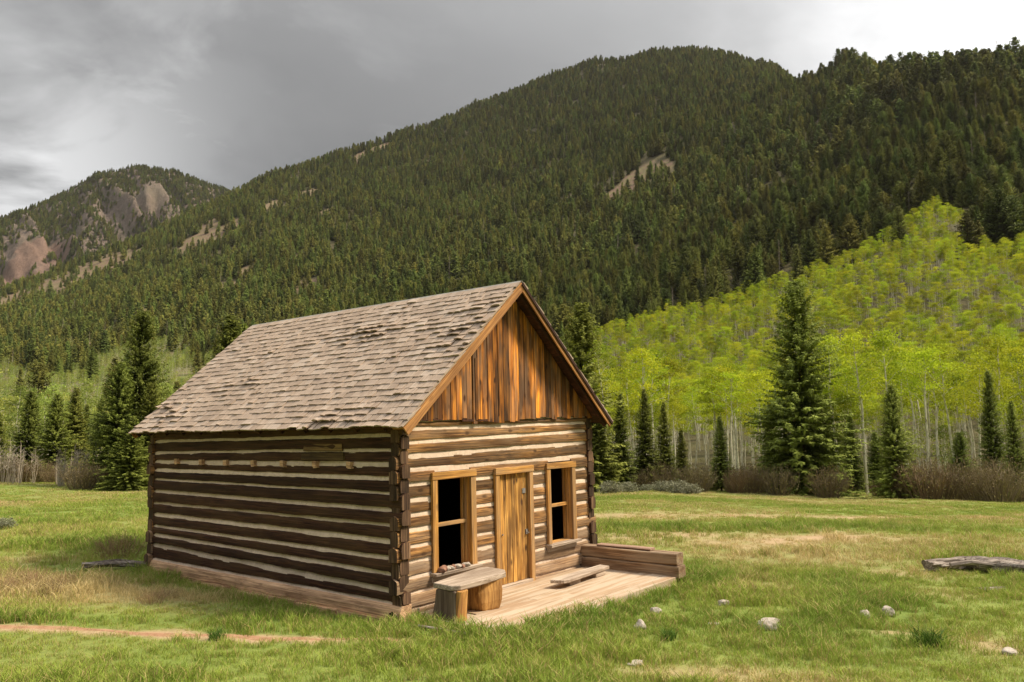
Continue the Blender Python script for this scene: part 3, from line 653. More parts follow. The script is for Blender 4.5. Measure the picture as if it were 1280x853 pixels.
# ---------------------------------------------------------------- ground masks
def blob(x, y, px, py, rx, ry, zg=0.):
    gx, gy = G(px, py, zg); return np.exp(-(((x-gx)/rx)**2+((y-gy)/ry)**2))
def cabin_local(x, y):
    x = np.asarray(x)-CX; y = np.asarray(y)-CY; c, s = math.cos(YAW), math.sin(YAW)
    return x*c+y*s, -x*s+y*c
TRK = [G(-200, 782), G(0, 785), G(120, 790), G(300, 797), G(420, 802), G(500, 804)]
def track_d(x, y):
    d = np.full(np.shape(x), 99.)
    for (ax, ay), (bx, by) in zip(TRK[:-1], TRK[1:]):
        vx, vy = bx-ax, by-ay; t = np.clip(((x-ax)*vx+(y-ay)*vy)/(vx*vx+vy*vy), 0, 1)
        d = np.minimum(d, np.hypot(x-ax-t*vx, y-ay-t*vy))
    return d
def masks(x, y):
    x = np.asarray(x, float); y = np.asarray(y, float); r = np.hypot(x, y)
    n1 = fbm(x/2.6, y/2.6, 51); n2 = fbm(x/7., y/3.5, 52, 3); n3 = fbm(x/.6, y/.6, 53, 3)
    bare = (blob(x, y, 790, 641, 1.8, 1.5)+blob(x, y, 850, 668, 1.6, .9)*.8+blob(x, y, 1010, 642, 2.6, 1.0)*.9+blob(x, y, 940, 641, 1.5, .8)*.8+blob(x, y, 1030, 672, 2.2, .8)*.95
            +blob(x, y, 1275, 691, 1., .5)*.9+blob(x, y, 770, 670, 1.2, .7)*.7+blob(x, y, 1120, 790, .35, .12)*.9+blob(x, y, 1245, 805, .6, .5)*.75
            +blob(x, y, 960, 800, .35, .15)*.8+blob(x, y, 700, 655, 1.5, .8)*.5+blob(x, y, 1180, 742, .6, .4)*.5+blob(x, y, 860, 845, .9, .3)*.7+blob(x, y, 1080, 640, 2, .5)*.5
            +blob(x, y, 30, 622, 3.5, 1.)*.25)
    bare = np.clip(bare*.62*(.2+1.6*n3)+np.clip(n1-.66, 0, 1)*3*(r < 45), 0, .8)
    td = track_d(x, y); bare = np.maximum(bare, np.clip(1.1-td/.22+(n3-.5)*2., 0, .9))
    dry = np.clip((n2-.46)*3.2, 0, 1)*.55+np.clip((n1-.5)*3, 0, 1)*.35
    dry = dry+blob(x, y, 60, 735, 1.7, .9)*.9+blob(x, y, 210, 745, 1.2, .5)*.8+blob(x, y, 150, 640, 3, 2)*.3+blob(x, y, 330, 765, 1.4, .35)*.5+blob(x, y, 960, 700, 2.5, 1.2)*.5
    dry = dry*.85+.02+bare*.9+np.clip((r-26)/20, 0, 1)*.15
    u, v = cabin_local(x, y)
    lush = np.exp(-((u-4.75)/.35)**2-((v+2.0)/.5)**2)+np.exp(-((u-2.6)/2.0)**2-((v+2.15)/.22)**2)+np.exp(-((v-3.)/2.6)**2-((u+.55)/.35)**2)*.6+np.exp(-((u-5.3)/.5)**2-((v+1.2)/.9)**2)*.7
    lush = lush+blob(x, y, 60, 775, 1.6, .25)*.8+blob(x, y, 100, 680, 2., 1.)*.9+blob(x, y, 1160, 805, .3, .2)+blob(x, y, 830, 660, 1., .7)*.7+np.clip(.44-n2, 0, 1)*3.
    lush = np.clip(lush+np.clip(fbm(x/1.7, y/1.7, 57, 3)-.52, 0, 1)*2.2, 0, 1); dry = np.clip(dry-lush*.7, 0, 1)
    return bare, dry, lush
# ---------------------------------------------------------------- ground meshes
def polar(name, azs, rs, hf, m, extra=None, close=False):
    A, R_ = np.meshgrid(azs, rs, indexing='ij'); x = R_*np.sin(A); y = R_*np.cos(A); z = hf(x, y)
    V = np.stack([x, y, z], -1).reshape(-1, 3); na, nr = len(azs), len(rs)
    i, j = np.meshgrid(np.arange(na-1), np.arange(nr-1), indexing='ij'); q = (i*nr+j).ravel()
    Fc = np.stack([q, q+1, q+nr+1, q+nr], 1)
    me = npmesh(name, V, Fc, m, smooth=True)
    if extra:
        for k, a in extra(x.ravel(), y.ravel()).items():
            at = me.attributes.new(k, 'FLOAT', 'POINT'); at.data.foreach_set('value', a.astype(np.float32))
    return tag(link(name, me), kind='structure')
azs = np.radians(np.concatenate([np.arange(-180, -48, 4.), np.arange(-48, 48, .3), np.arange(48, 180.1, 4.)]))
def ground_mat():
    m, nt, b = mat('meadow_ground'); n = N(nt)
    tc = n.n('ShaderNodeNewGeometry').outputs['Position']
    ba = n.attr('bare').outputs['Fac']; dr = n.attr('dry').outputs['Fac']; lu = n.attr('lush').outputs['Fac']
    f1 = n.noise(tc, 3., 6, .65); f2 = n.noise(tc, 22., 5, .7); f3 = n.noise(tc, .35, 4, .6)
    g = n.mix(n.ramp(f2, [(.35, 0.), (.65, 1.)]), (.14, .175, .035), (.26, .30, .065))
    g = n.mix(n.ramp(f3, [(.4, 0.), (.6, .4)]), g, (.13, .17, .035))
    g = n.mix(n.math('MULTIPLY', lu, .7), g, (.105, .17, .025))
    d = n.mix(n.ramp(f1, [(.3, 0.), (.7, 1.)]), (.22, .19, .075), (.34, .27, .13))
    g = n.mix(n.math('MULTIPLY', dr, .8), g, d)
    s = n.mix(n.ramp(f2, [(.3, 0.), (.7, 1.)]), (.33, .20, .12), (.52, .37, .23))
    g = n.mix(n.math('MULTIPLY', ba, n.ramp(f1, [(.25, .5), (.5, 1.)])), g, s)
    n.link(g, b.inputs['Base Color']); b.inputs['Roughness'].default_value = .95
    n.link(n.n('ShaderNodeBump', ins={'Height': n.math('ADD', f2, n.math('MULTIPLY', f1, 2.)), 'Strength': .6, 'Distance': .03}).outputs[0], b.inputs['Normal'])
    return m
RJ = 60.
rs1 = np.concatenate([np.linspace(.3, 6, 12), np.exp(np.linspace(math.log(6.2), math.log(RJ), 260))])
def ex1(x, y):
    b_, d_, l_ = masks(x, y); return dict(bare=b_, dry=d_, lush=l_)
m_ground = ground_mat()
polar('ground', azs, rs1, H, m_ground, ex1)
# the thin dirt track
P = []; 
for k in range(len(TRK)-1):
    for i in range(30):
        f = i/30; P.append((TRK[k][0]*(1-f)+TRK[k+1][0]*f, TRK[k][1]*(1-f)+TRK[k+1][1]*f))
P = np.array(P)
V = []; 
for k, p in enumerate(P):
    d = P[min(k+1, len(P)-1)]-P[max(k-1, 0)]; d /= np.hypot(*d); nrm = np.array([-d[1], d[0]])
    wd = .03+.13*float(fbm(k*.11, 3.3, 71, 3)); 
    wd *= float(np.clip(fbm(k*.05, 1.7, 73, 2)*2.6-.45, .4, 1.))
    for s_ in np.linspace(-1, 1, 5):
        q = p+nrm*s_*wd+nrm*(float(fbm(k*.07, 9.3, 72, 2))-.5)*.25; V.append((q[0], q[1], h1(q[0], q[1])+.012-.02*abs(s_)**3))
Fc = [(k*5+i, k*5+i+1, k*5+i+6, k*5+i+5) for k in range(len(P)-1) for i in range(4)]
m_path = simple('track_soil', (.28, .15, .08), (.40, .235, .14), 7, .95, .6, 0, .02, (.17, .15, .05))
tag(link('path', npmesh('path', V, Fc, m_path, smooth=True)), kind='structure')
# hills
BARE = []     # (px, y, half width m, half depth m, kind)
rb = random.Random(3)
for px, py, a_, b_, k_ in [(lambda u, v: (u, 470-.30*u-v, rb.uniform(4, 12), rb.uniform(12, 30), rb.uniform(.6, .9)))(rb.uniform(0, 420), rb.uniform(20, 110)) for _ in range(16)]+[(800, 222, 18, 46, .9), (770, 245, 10, 26, .9), (835, 212, 10, 26, .8), (245, 300, 34, 60, 1), (215, 312, 22, 30, 1), (333, 258, 14, 60, .8), (375, 243, 22, 40, .8), (470, 183, 34, 60, .6), (440, 200, 20, 50, .5), (380, 360, 9, 30, .9), (360, 378, 8, 20, .8),
        (115, 432, 14, 26, 1), (95, 440, 10, 16, 1), (130, 415, 8, 20, .8), (50, 362, 60, 130, 1.15), (100, 340, 50, 120, 1.1), (140, 325, 40, 90, 1.0), (10, 375, 60, 100, 1.1), (75, 352, 50, 120, 1.1), (250, 350, 14, 20, .7), (155, 380, 12, 30, .6), (175, 448, 8, 16, .7), (255, 280, 30, 40, .6), (300, 290, 16, 30, .6), (400, 268, 14, 30, .6), (180, 348, 10, 16, .5),
        (1110, 250, 8, 20, .5), (960, 330, 7, 15, .5), (560, 300, 9, 20, .35), (700, 330, 7, 18, .4)]:
    h_ = hit(px, py)
    if h_: BARE.append((h_[0], h_[1], a_, b_, k_))
def hill_bare(x, y):
    x = np.asarray(x, float); y = np.asarray(y, float); s = np.zeros(x.shape)
    for gx, gy, a_, b_, k_ in BARE:
        r = math.hypot(gx, gy); ex, ey = gx/r, gy/r
        dx, dy = x-gx, y-gy; rad = dx*ex+dy*ey; lat = -dx*ey+dy*ex
        s = np.maximum(s, k_*np.exp(-((lat/a_)**2+(rad/b_)**2)))
    n = fbm(x/28, y/28, 61, 4)
    n2 = fbm(x/9, y/9, 62, 3); return np.clip(s*(.45+1.2*n+2.0*(n2-.45)), 0, 1)
def hill_mat():
    m, nt, b = mat('mountain_ground'); n = N(nt)
    tc = n.n('ShaderNodeNewGeometry').outputs['Position']; ba = n.attr('bare').outputs['Fac']; lo = n.attr('low').outputs['Fac']
    f1 = n.noise(tc, .06, 6, .65); f2 = n.noise(tc, .5, 6, .7)
    g = n.mix(n.ramp(f2, [(.35, 0.), (.65, 1.)]), (.055, .05, .022), (.12, .10, .045))
    gl = n.mix(n.ramp(n.noise(tc, .22, 6, .7), [(.42, 0.), (.58, 1.)]), (.17, .19, .055), (.19, .145, .085))
    g = n.mix(lo, g, gl)
    s = n.mix(n.ramp(f2, [(.3, 0.), (.7, 1.)]), (.13, .085, .055), (.27, .18, .12))
    s = n.mix(n.ramp(n.noise(tc, .11, 5, .7), [(.45, 0.), (.6, .75)]), s, (.19, .18, .07))
    g = n.mix(n.ramp(ba, [(.25, 0.), (.45, 1.)]), g, s)
    n.link(g, b.inputs['Base Color']); b.inputs['Roughness'].default_value = 1.
    n.link(n.n('ShaderNodeBump', ins={'Height': f2, 'Strength': .8, 'Distance': 1.5}).outputs[0], b.inputs['Normal'])
    return m
def aspen_zone(x, y):
    """0..1: share of aspens. The bright stand on the right, a paler thin one at the left foot of the mountain"""
    r = np.hypot(x, y); px = 640+F*x/np.maximum(y, 1)
    edge = np.interp(px, [600, 700, 760, 860, 960, 1040, 1110, 1180, 1230, 1280, 1400], [120, 230, 310, 300, 318, 300, 298, 300, 272, 276, 280])
    edge = edge*(1+.16*(fbm(x/25, y/25, 33, 3)-.5)*2)
    right = np.clip((edge-r)/8+.5, 0, 1)*(px > 600)
    el = np.interp(px, [-200, 0, 60, 120, 200, 300, 500, 640], [620, 580, 460, 560, 580, 430, 220, 120])
    left = np.clip((el*(1+.3*(fbm(x/30, y/30, 35, 3)-.5)*2)-r)/30+.5, 0, 1)*(px <= 620)
    return right, left
m_hill = hill_mat()
azh = np.radians(np.concatenate([np.arange(-75, -40, 2.5), np.arange(-40, 40, .25), np.arange(40, 75.1, 2.5)]))
rs2 = np.exp(np.linspace(math.log(RJ), math.log(3400), 300))
def Hh(x, y):
    r = np.hypot(x, y); return H(x, y)-np.clip((r-RJ)*.0, 0, 1)
hl = polar('mountain', azh, rs2, Hh, m_hill, lambda x, y: dict(bare=hill_bare(x, y), low=np.maximum(np.clip(1-(np.hypot(x, y)-60)/220, 0, 1)*.15, aspen_zone(x, y)[1])))
# far mountain on the left
FM = {-260: 330, -150: 300, -60: 285, 0: 268, 50: 246, 100: 218, 150: 207, 200: 213, 240: 228, 275: 240, 310: 252, 350: 275, 450: 320, 600: 350}
fpx = np.array(sorted(FM)); faz = np.arctan((fpx-640)/F); fz = np.array([CH+2600*elev(p, FM[p]) for p in fpx])
def HF(x, y):
    r = np.hypot(x, y); az = np.arctan2(x, y)
    top = np.interp(az, faz, fz)
    t = (r-1900)/700; prof = np.where(t < 1, np.clip(t, 0, 1)**.85, 1-.5*(t-1))
    base = 230
    rel = (fbm(az*24, r/420, 81, 5)-.5); rid = 1-np.abs(2*fbm(az*38+r*.004, r/900, 83, 3)-1)
    env = np.clip(4*t*(1.02-t), 0, 1)
    return base+(top-base)*prof+rel*150*env+(rid-.7)*110*env
def far_mat():
    m, nt, b = mat('far_mountain_rock'); n = N(nt)
    tc = n.n('ShaderNodeNewGeometry').outputs['Position']
    f1 = n.noise(tc, .008, 6, .65); f2 = n.noise(tc, .075, 8, .8)
    g = n.mix(n.ramp(f2, [(.35, 0.), (.65, 1.)]), (.15, .115, .088), (.27, .205, .165))
    g = n.mix(n.ramp(f1, [(.48, 0.), (.56, .5)]), g, (.14, .12, .075))
    g = n.mix(n.ramp(n.attr('red').outputs['Fac'], [(.2, 0.), (.5, .8)]), g, n.mix(f2, (.19, .11, .08), (.34, .22, .165)))
    n.link(g, b.inputs['Base Color']); b.inputs['Roughness'].default_value = 1.
    n.link(n.n('ShaderNodeBump', ins={'Height': f2, 'Strength': 1., 'Distance': 12.}).outputs[0], b.inputs['Normal'])
    return m
def pxy(px, r): a_ = math.atan((px-640)/F); return r*math.sin(a_), r*math.cos(a_)
def redmask(x, y):
    s = 0
    for px, r, w in ((15, 2120, 60), (20, 2200, 50), (62, 2150, 22), (45, 2230, 26), (5, 2050, 50)):
        gx, gy = pxy(px, r); s = s+np.exp(-(((x-gx)/w)**2+((y-gy)/(w*1.6))**2))
    return np.clip(s*(1.6*fbm(x/30, y/30, 87, 4)-.2), 0, 1)
polar('far_mountain', np.radians(np.arange(-46, 5, .16)), np.linspace(1880, 3100, 220), HF, far_mat(), lambda x, y: dict(red=redmask(x, y)))
print('ground done')
# ---------------------------------------------------------------- scatter through geometry nodes
def scatter(name, pts, idx, rot, scl, protos, label, cat, extra=None):
    """one object of uncountable stuff: pts (n,3), instances of prototype meshes"""
    me = bpy.data.meshes.new(name); n = len(pts)
    me.vertices.add(n); me.vertices.foreach_set('co', np.asarray(pts, np.float32).ravel())
    for k, a in dict(kid=idx, rotz=rot, sc=scl, **(extra or {})).items():
        a = np.asarray(a)
        if k == 'kid': at = me.attributes.new(k, 'INT', 'POINT'); at.data.foreach_set('value', a.astype(np.int32))
        elif a.ndim == 2: at = me.attributes.new(k, 'FLOAT_VECTOR', 'POINT'); at.data.foreach_set('vector', a.astype(np.float32).ravel())
        else: at = me.attributes.new(k, 'FLOAT', 'POINT'); at.data.foreach_set('value', a.astype(np.float32))
    o = link(name, me)
    col = bpy.data.collections.new(name+'_kinds')
    for i, pm in enumerate(protos):
        po = bpy.data.objects.new('%s_kind_%02d' % (name, i), pm); col.objects.link(po)
    ng = bpy.data.node_groups.new(name+'_scatter', 'GeometryNodeTree')
    ng.interface.new_socket('Geometry', in_out='INPUT', socket_type='NodeSocketGeometry'); ng.interface.new_socket('Geometry', in_out='OUTPUT', socket_type='NodeSocketGeometry')
    nn = ng.nodes; gi = nn.new('NodeGroupInput'); go = nn.new('NodeGroupOutput')
    ci = nn.new('GeometryNodeCollectionInfo'); ci.inputs['Collection'].default_value = col; ci.inputs['Separate Children'].default_value = True; ci.inputs['Reset Children'].default_value = True
    ip = nn.new('GeometryNodeInstanceOnPoints'); ip.inputs['Pick Instance'].default_value = True
    def na(nm, typ):
        a = nn.new('GeometryNodeInputNamedAttribute'); a.data_type = typ; a.inputs['Name'].default_value = nm; return a.outputs['Attribute']
    lk = ng.links.new
    lk(gi.outputs[0], ip.inputs['Points']); lk(ci.outputs[0], ip.inputs['Instance']); lk(na('kid', 'INT'), ip.inputs['Instance Index'])
    cx = nn.new('ShaderNodeCombineXYZ'); lk(na('rotz', 'FLOAT'), cx.inputs[2]); er = nn.new('FunctionNodeEulerToRotation'); lk(cx.outputs[0], er.inputs[0]); lk(er.outputs[0], ip.inputs['Rotation'])
    lk(na('sc', 'FLOAT_VECTOR'), ip.inputs['Scale']); lk(ip.outputs[0], go.inputs[0])
    md = o.modifiers.new('scatter', 'NODES'); md.node_group = ng
    return tag(o, label, cat, kind='stuff')
# ---- grass
def grass_mat(name, a, b_, dryc, dryc2):
    m, nt, b = mat(name); n = N(nt)
    ti = n.attr('tint').outputs['Fac']; pos = n.n('ShaderNodeNewGeometry').outputs['Position']
    dr = n.attr('dry', 'INSTANCER').outputs['Fac']; lu = n.attr('lush', 'INSTANCER').outputs['Fac']
    w = n.n('ShaderNodeTexWhiteNoise', noise_dimensions='1D', ins={'W': n.math('ADD', ti, n.n('ShaderNodeObjectInfo').outputs['Random'])}).outputs[0]
    g = n.mix(n.noise(pos, 1.3, 3), a, b_); g = n.mix(n.math('MULTIPLY', w, .35), g, (.40, .42, .11))
    g = n.mix(n.math('MULTIPLY', lu, .6), g, (.115, .22, .028))
    d = n.mix(w, dryc, dryc2)
    f = n.math('GREATER_THAN', n.math('MULTIPLY_ADD', dr, 1.0, .20), w)
    col = n.mix(f, g, d); hv = n.noise(pos, 4.5, 4, .7); hv = n.math('MULTIPLY_ADD', hv, 1.1, .45); col = n.mix(1., col, n.n('ShaderNodeCombineXYZ', ins={0: hv, 1: hv, 2: hv}).outputs[0], 'MULTIPLY')
    n.link(col, b.inputs['Base Color']); b.inputs['Roughness'].default_value = .75; b.inputs['Specular IOR Level'].default_value = .1
    tr = n.n('ShaderNodeBsdfTranslucent', ins={'Color': col})
    n.link(n.n('ShaderNodeMixShader', ins={0: .3, 1: b.outputs[0], 2: tr.outputs[0]}).outputs[0], nt.nodes['Material Output'].inputs['Surface'])
    return m
m_grass = grass_mat('grass_blades', (.19, .28, .033), (.42, .49, .085), (.42, .33, .13), (.74, .60, .32))
def clump(seed, nb, hmin, hmax, rad, wd, lean=.5):
    r = np.random.default_rng(seed); V = []; Fc = []; t = []
    for i in range(nb):
        a = r.uniform(0, 6.28); d = rad*math.sqrt(r.random()); x, y = d*math.cos(a), d*math.sin(a)
        h = r.uniform(hmin, hmax); la = r.uniform(0, 6.28); ln = h*lean*r.uniform(.2, 1.5); w = wd*r.uniform(.7, 1.3)
        fa = r.uniform(0, 3.14); wx, wy = w/2*math.cos(fa), w/2*math.sin(fa); b = len(V)
        mx, my = x+ln*.35*math.cos(la), y+ln*.35*math.sin(la); tx, ty = x+ln*math.cos(la), y+ln*math.sin(la)
        V += [(x-wx, y-wy, -.02), (x+wx, y+wy, -.02), (mx+wx*.8, my+wy*.8, h*.6), (mx-wx*.8, my-wy*.8, h*.6), (tx, ty, h)]
        Fc += [(b, b+1, b+2, b+3), (b+3, b+2, b+4)]; tt = r.random(); t += [tt, tt]
    return npmesh('grass_clump', V, Fc, m_grass, t)
kinds = [clump(1, 30, .03, .10, .12, .008), clump(2, 30, .04, .12, .13, .008, .9), clump(3, 26, .02, .08, .13, .009, 1.1), clump(4, 34, .06, .18, .10, .009, .8), clump(5, 20, .10, .30, .09, .006, .7),
         clump(6, 40, .03, .08, .20, .012), clump(7, 36, .04, .12, .22, .014, .8)]
def polar_pts(n, r0, r1, a0, a1):
    r = np.sqrt(rng.uniform(r0*r0, r1*r1, n)); a = rng.uniform(math.radians(a0), math.radians(a1), n); return r*np.sin(a), r*np.cos(a), r
xs = []; ys = []; ks = []
for (r0, r1, dens, klo) in ((5.5, 10, 120, 0), (10, 16, 90, 0), (16, 26, 38, 0), (26, 40, 20, 5), (40, 56, 9, 5)):
    n_ = int(.5*(r1*r1-r0*r0)*math.radians(86)*dens); x, y, r = polar_pts(n_, r0, r1, -43, 43)
    xs.append(x); ys.append(y); ks.append(np.full(n_, klo))
x = np.concatenate(xs); y = np.concatenate(ys); kk = np.concatenate(ks)
ba, dr, lu = masks(x, y); u, v = cabin_local(x, y); td = track_d(x, y)
keep = (rng.random(len(x)) > np.clip(ba*1.15-.12, 0, .93))
keep &= ~((u > -.07) & (u < W+.07) & (v > -.05) & (v < L+.07)) & ~((u > .02) & (u < 4.62) & (v > -1.76+.1*(fbm(u*1.5, v*0, 5, 2)-.5)) & (v < .0)) & ~((u > 4.3) & (u < 4.66) & (v > -1.95) & (v < .35))
keep &= (td > .10) | (rng.random(len(x)) < .5)
for rx, ry in rock_xy[:1]: keep &= np.hypot(x-rx, y-ry+.12) > .13
x, y, kk, ba, dr, lu, u, v = [q[keep] for q in (x, y, kk, ba, dr, lu, u, v)]
rr = rng.random(len(x)); r = np.hypot(x, y)
hn = fbm(x/1.1, y/1.1, 91, 3)
kid = np.where(kk == 5, 5+(rr < .5), np.where(rr < .4, 0, np.where(rr < .75, 1, 2)))
tall = blob(x, y, 50, 735, 1.8, .8)+blob(x, y, 160, 700, 1.4, .7)+blob(x, y, 215, 745, .8, .4)*.8
kid = np.where((kk == 0) & (rng.random(len(x)) < lu*.75+np.clip(hn-.56, 0, 1)*1.6), 3, kid); kid = np.where((kk == 0) & (rng.random(len(x)) < tall*.5+.012), 4, kid)
sz = (.25+.95*hn)*rng.uniform(.65, 1.25, len(x))*(1+.25*lu+.5*np.clip(tall, 0, 1)); sz = np.where(ba > .4, sz*.7, sz)
sz = np.where((kk == 0) & (r > 16), sz*1.25, sz)
scatter('grass', np.stack([x, y, H(x, y)], 1), kid, rng.uniform(0, 6.28, len(x)), np.stack([sz*1.05, sz*1.05, sz], 1), kinds, 'short mixed green and straw coloured meadow grass', 'grass', dict(dry=dr, lush=lu))
print('grass', len(x))
# ---- conifers
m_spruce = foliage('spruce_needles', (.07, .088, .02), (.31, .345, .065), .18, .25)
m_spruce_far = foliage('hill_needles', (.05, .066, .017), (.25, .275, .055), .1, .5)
m_bark = simple('bark', (.11, .075, .05), (.06, .04, .028), 12)
m_bark_p = simple('pale_branch', (.42, .36, .29), (.26, .21, .16), 12)
def spruce(seed, h, wid, dz, ds, tw, nb=8, ww=.22, dd=0., up=0., gap=.12, taper=.85, t0=.06, mat_=None):
    r = np.random.default_rng(seed); V = []; t = []
    z = t0*h
    lob = r.uniform(.75, 1.2, 12)
    while z < h*.985:
        f = z/h; Lb = wid/2*((1-f)**taper)*(.82 if f < .14 else 1.)+.06
        Lb *= .8+.4*float(vnoise(z*1.1, seed*3.3, 5))
        n_ = max(4, int(nb*(1-.35*f)))
        for _ in range(n_):
            if r.random() < gap: continue
            az = r.uniform(0, 6.283); Lx = Lb*r.uniform(.6, 1.12)*lob[int(az/6.2832*12) % 12]
            pit = math.radians(-16+52*f**1.6+r.uniform(-9, 9)+up); ca, sa = math.cos(az), math.sin(az)
            ns = max(2, int(Lx/ds)); s = ((np.arange(ns)+r.random(ns))/ns)**.72*Lx
            s = s[s > Lx*.08]
            tipup = .10*(s/Lx)**2*Lx
            for q in range(3):
                side = (-1, 1, 0)[q]; m = len(s)
                ang_ = az+side*np.radians(r.uniform(30, 65, m)); ln = tw*(1.1-.35*s/Lx)*r.uniform(.6, 1.25, m)*(1-.35*f)
                bx = s*ca; by = s*sa; bz = z+s*math.tan(pit)+tipup+r.uniform(-.03, .03, m)
                dp = -dd+r.uniform(-.5, .12, m) if side else r.uniform(-1.1, -.3, m)
                ex = bx+ln*np.cos(ang_)*(.9 if side else .5); ey = by+ln*np.sin(ang_)*(.9 if side else .5); ez = bz+ln*dp*.7
                wx = -np.sin(ang_)*ln*ww; wy = np.cos(ang_)*ln*ww; wz = r.uniform(-.1, .1, m)*ln
                mxp = (bx*.55+ex*.45); myp = (by*.55+ey*.45); mzp = (bz*.55+ez*.45)
                tri = np.stack([np.stack([bx, by, bz], 1), np.stack([mxp+wx, myp+wy, mzp+wz], 1), np.stack([ex, ey, ez], 1), np.stack([mxp-wx, myp-wy, mzp-wz], 1)], 1)
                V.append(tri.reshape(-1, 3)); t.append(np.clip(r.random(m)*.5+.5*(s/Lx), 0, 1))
        z += dz*(1-.45*f)*r.uniform(.8, 1.2)
    # leader
    V = np.concatenate(V); t = np.concatenate(t); Fc = np.arange(len(V)).reshape(-1, 4)
    return npmesh('crown', V, Fc, mat_ or m_spruce, t)
def trunk_mesh(h, r0, m, bend=0., seed=0, n=8, seg=8, z0=-.4):
    mb = MB(); r = random.Random(seed); pts = []; x = y = 0
    for i in range(seg+1):
        f = i/seg; pts.append((x, y, z0+(h-z0)*f)); x += r.uniform(-bend, bend); y += r.uniform(-bend, bend)
    mb.tube(pts, [r0*(1-.9*i/seg)+.005 for i in range(seg+1)], n); return mb, pts
def mb_mesh(mb, name, m):
    me = bpy.data.meshes.new(name); me.from_pydata(mb.v, [], mb.f); me.materials.append(m); return me
sp_kinds = []
for i, (h, w) in enumerate(((12., 5.0), (12., 3.6), (12., 3.0), (12., 4.3))):
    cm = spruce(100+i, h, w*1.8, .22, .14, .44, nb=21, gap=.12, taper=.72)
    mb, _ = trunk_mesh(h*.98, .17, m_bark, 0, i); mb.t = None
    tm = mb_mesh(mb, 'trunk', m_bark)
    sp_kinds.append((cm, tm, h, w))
def put_spruce(px, topy, r, kind, label, group, wfac=1., rz=None):
    az = math.atan((px-640)/F); x, y = r*math.sin(az), r*math.cos(az); z = h1(x, y)
    ht = CH+r*elev(px, topy)-z; cm, tm, h0, w0 = sp_kinds[kind]; s = ht/h0
    t = empty('spruce_tree', (x, y, z)); t.scale = (s*wfac, s*wfac, s); t.rotation_euler = (0, 0, rz if rz is not None else random.uniform(0, 6.28))
    link('crown', cm, t); link('trunk', tm, t); tag(t, label, 'tree', group); return (x, y)
near = []
SP = [(1000, 350, 50, 0, 'tallest dark green spruce, wide and shaggy, standing alone against the bright aspens', .80),
 (174, 388, 46, 0, 'tall full green spruce, tallest of the clump behind the left end of the cabin', .72),
 (150, 452, 44.5, 3, 'broad green spruce at the left side of the clump behind the cabin', .85),
 (190, 478, 44, 3, 'shorter spruce of the clump partly hidden by the left end of the cabin', .85),
 (168, 520, 42, 3, 'low dense spruce at the front foot of the clump behind the cabin', 1.1),
 (284, 392, 62, 1, 'spruce whose top rises above the left end of the roof', 1.0),
 (300, 404, 64, 2, 'slim spruce top just above the roof, right of a taller one', 1.0),
 (727, 378, 45, 3, 'tall spruce partly hidden behind the right slope of the roof', .85),
 (748, 505, 44, 2, 'green spruce just right of the cabin wall', 1.2),
 (775, 492, 46, 2, 'slim spruce, first to the right of the cabin', .8),
 (805, 486, 47, 2, 'slender dark spruce, left of a close pair right of the cabin', .85),
 (829, 502, 48, 2, 'slender dark spruce, right of a close pair right of the cabin', .85),
 (898, 520, 48, 2, 'small narrow spruce between pale aspen trunks', .95),
 (1114, 480, 47, 3, 'dark bushy spruce right of the tallest one, at the meadow edge', .75),
 (1236, 462, 52, 1, 'thin tall spruce among aspens near the right edge', .55),
 (1262, 500, 50, 1, 'dark spruce at the right edge of the meadow treeline', .65),
 (1060, 520, 53, 2, 'small spruce half hidden among aspens right of the tallest spruce', 1.),
 (960, 505, 54, 2, 'spruce half hidden among aspens left of the tallest spruce', 1.),
 (40, 488, 58, 1, 'thin spruce with open branches, leftmost of three behind the pale saplings', 1.0),
 (73, 492, 55, 3, 'full dark spruce in the middle of three on the left', .95),
 (96, 484, 58, 2, 'slim dark spruce, right one of three on the left', 1.1),
 (128, 498, 60, 2, 'small spruce left of the big clump behind the cabin', 1.),
 (1, 515, 52, 1, 'spruce cut by the left edge of the view', 1.),
 (110, 505, 66, 2, 'distant small spruce behind the three on the left', 1.),
 (240, 475, 66, 2, 'spruce top behind the lower end of the roof', 1.)]
for i, (px, ty, r_, k, lb, wf) in enumerate(SP): near.append(put_spruce(px, ty, r_, k, lb, None, wf))
for px, ty, r_, k, lb in ((850, 535, 57, 2, 'short spruce half hidden among trunks left of the small narrow one'), (1090, 540, 56, 3, 'short bushy spruce just left of the bushy dark one'),
        (1195, 540, 58, 3, 'low dark spruce between the bushy one and the right edge pair'), (1030, 470, 58, 1, 'spruce close behind the right side of the tallest one')):
    near.append(put_spruce(px, ty, r_, k, lb, None, 1.))
near = np.array(near)
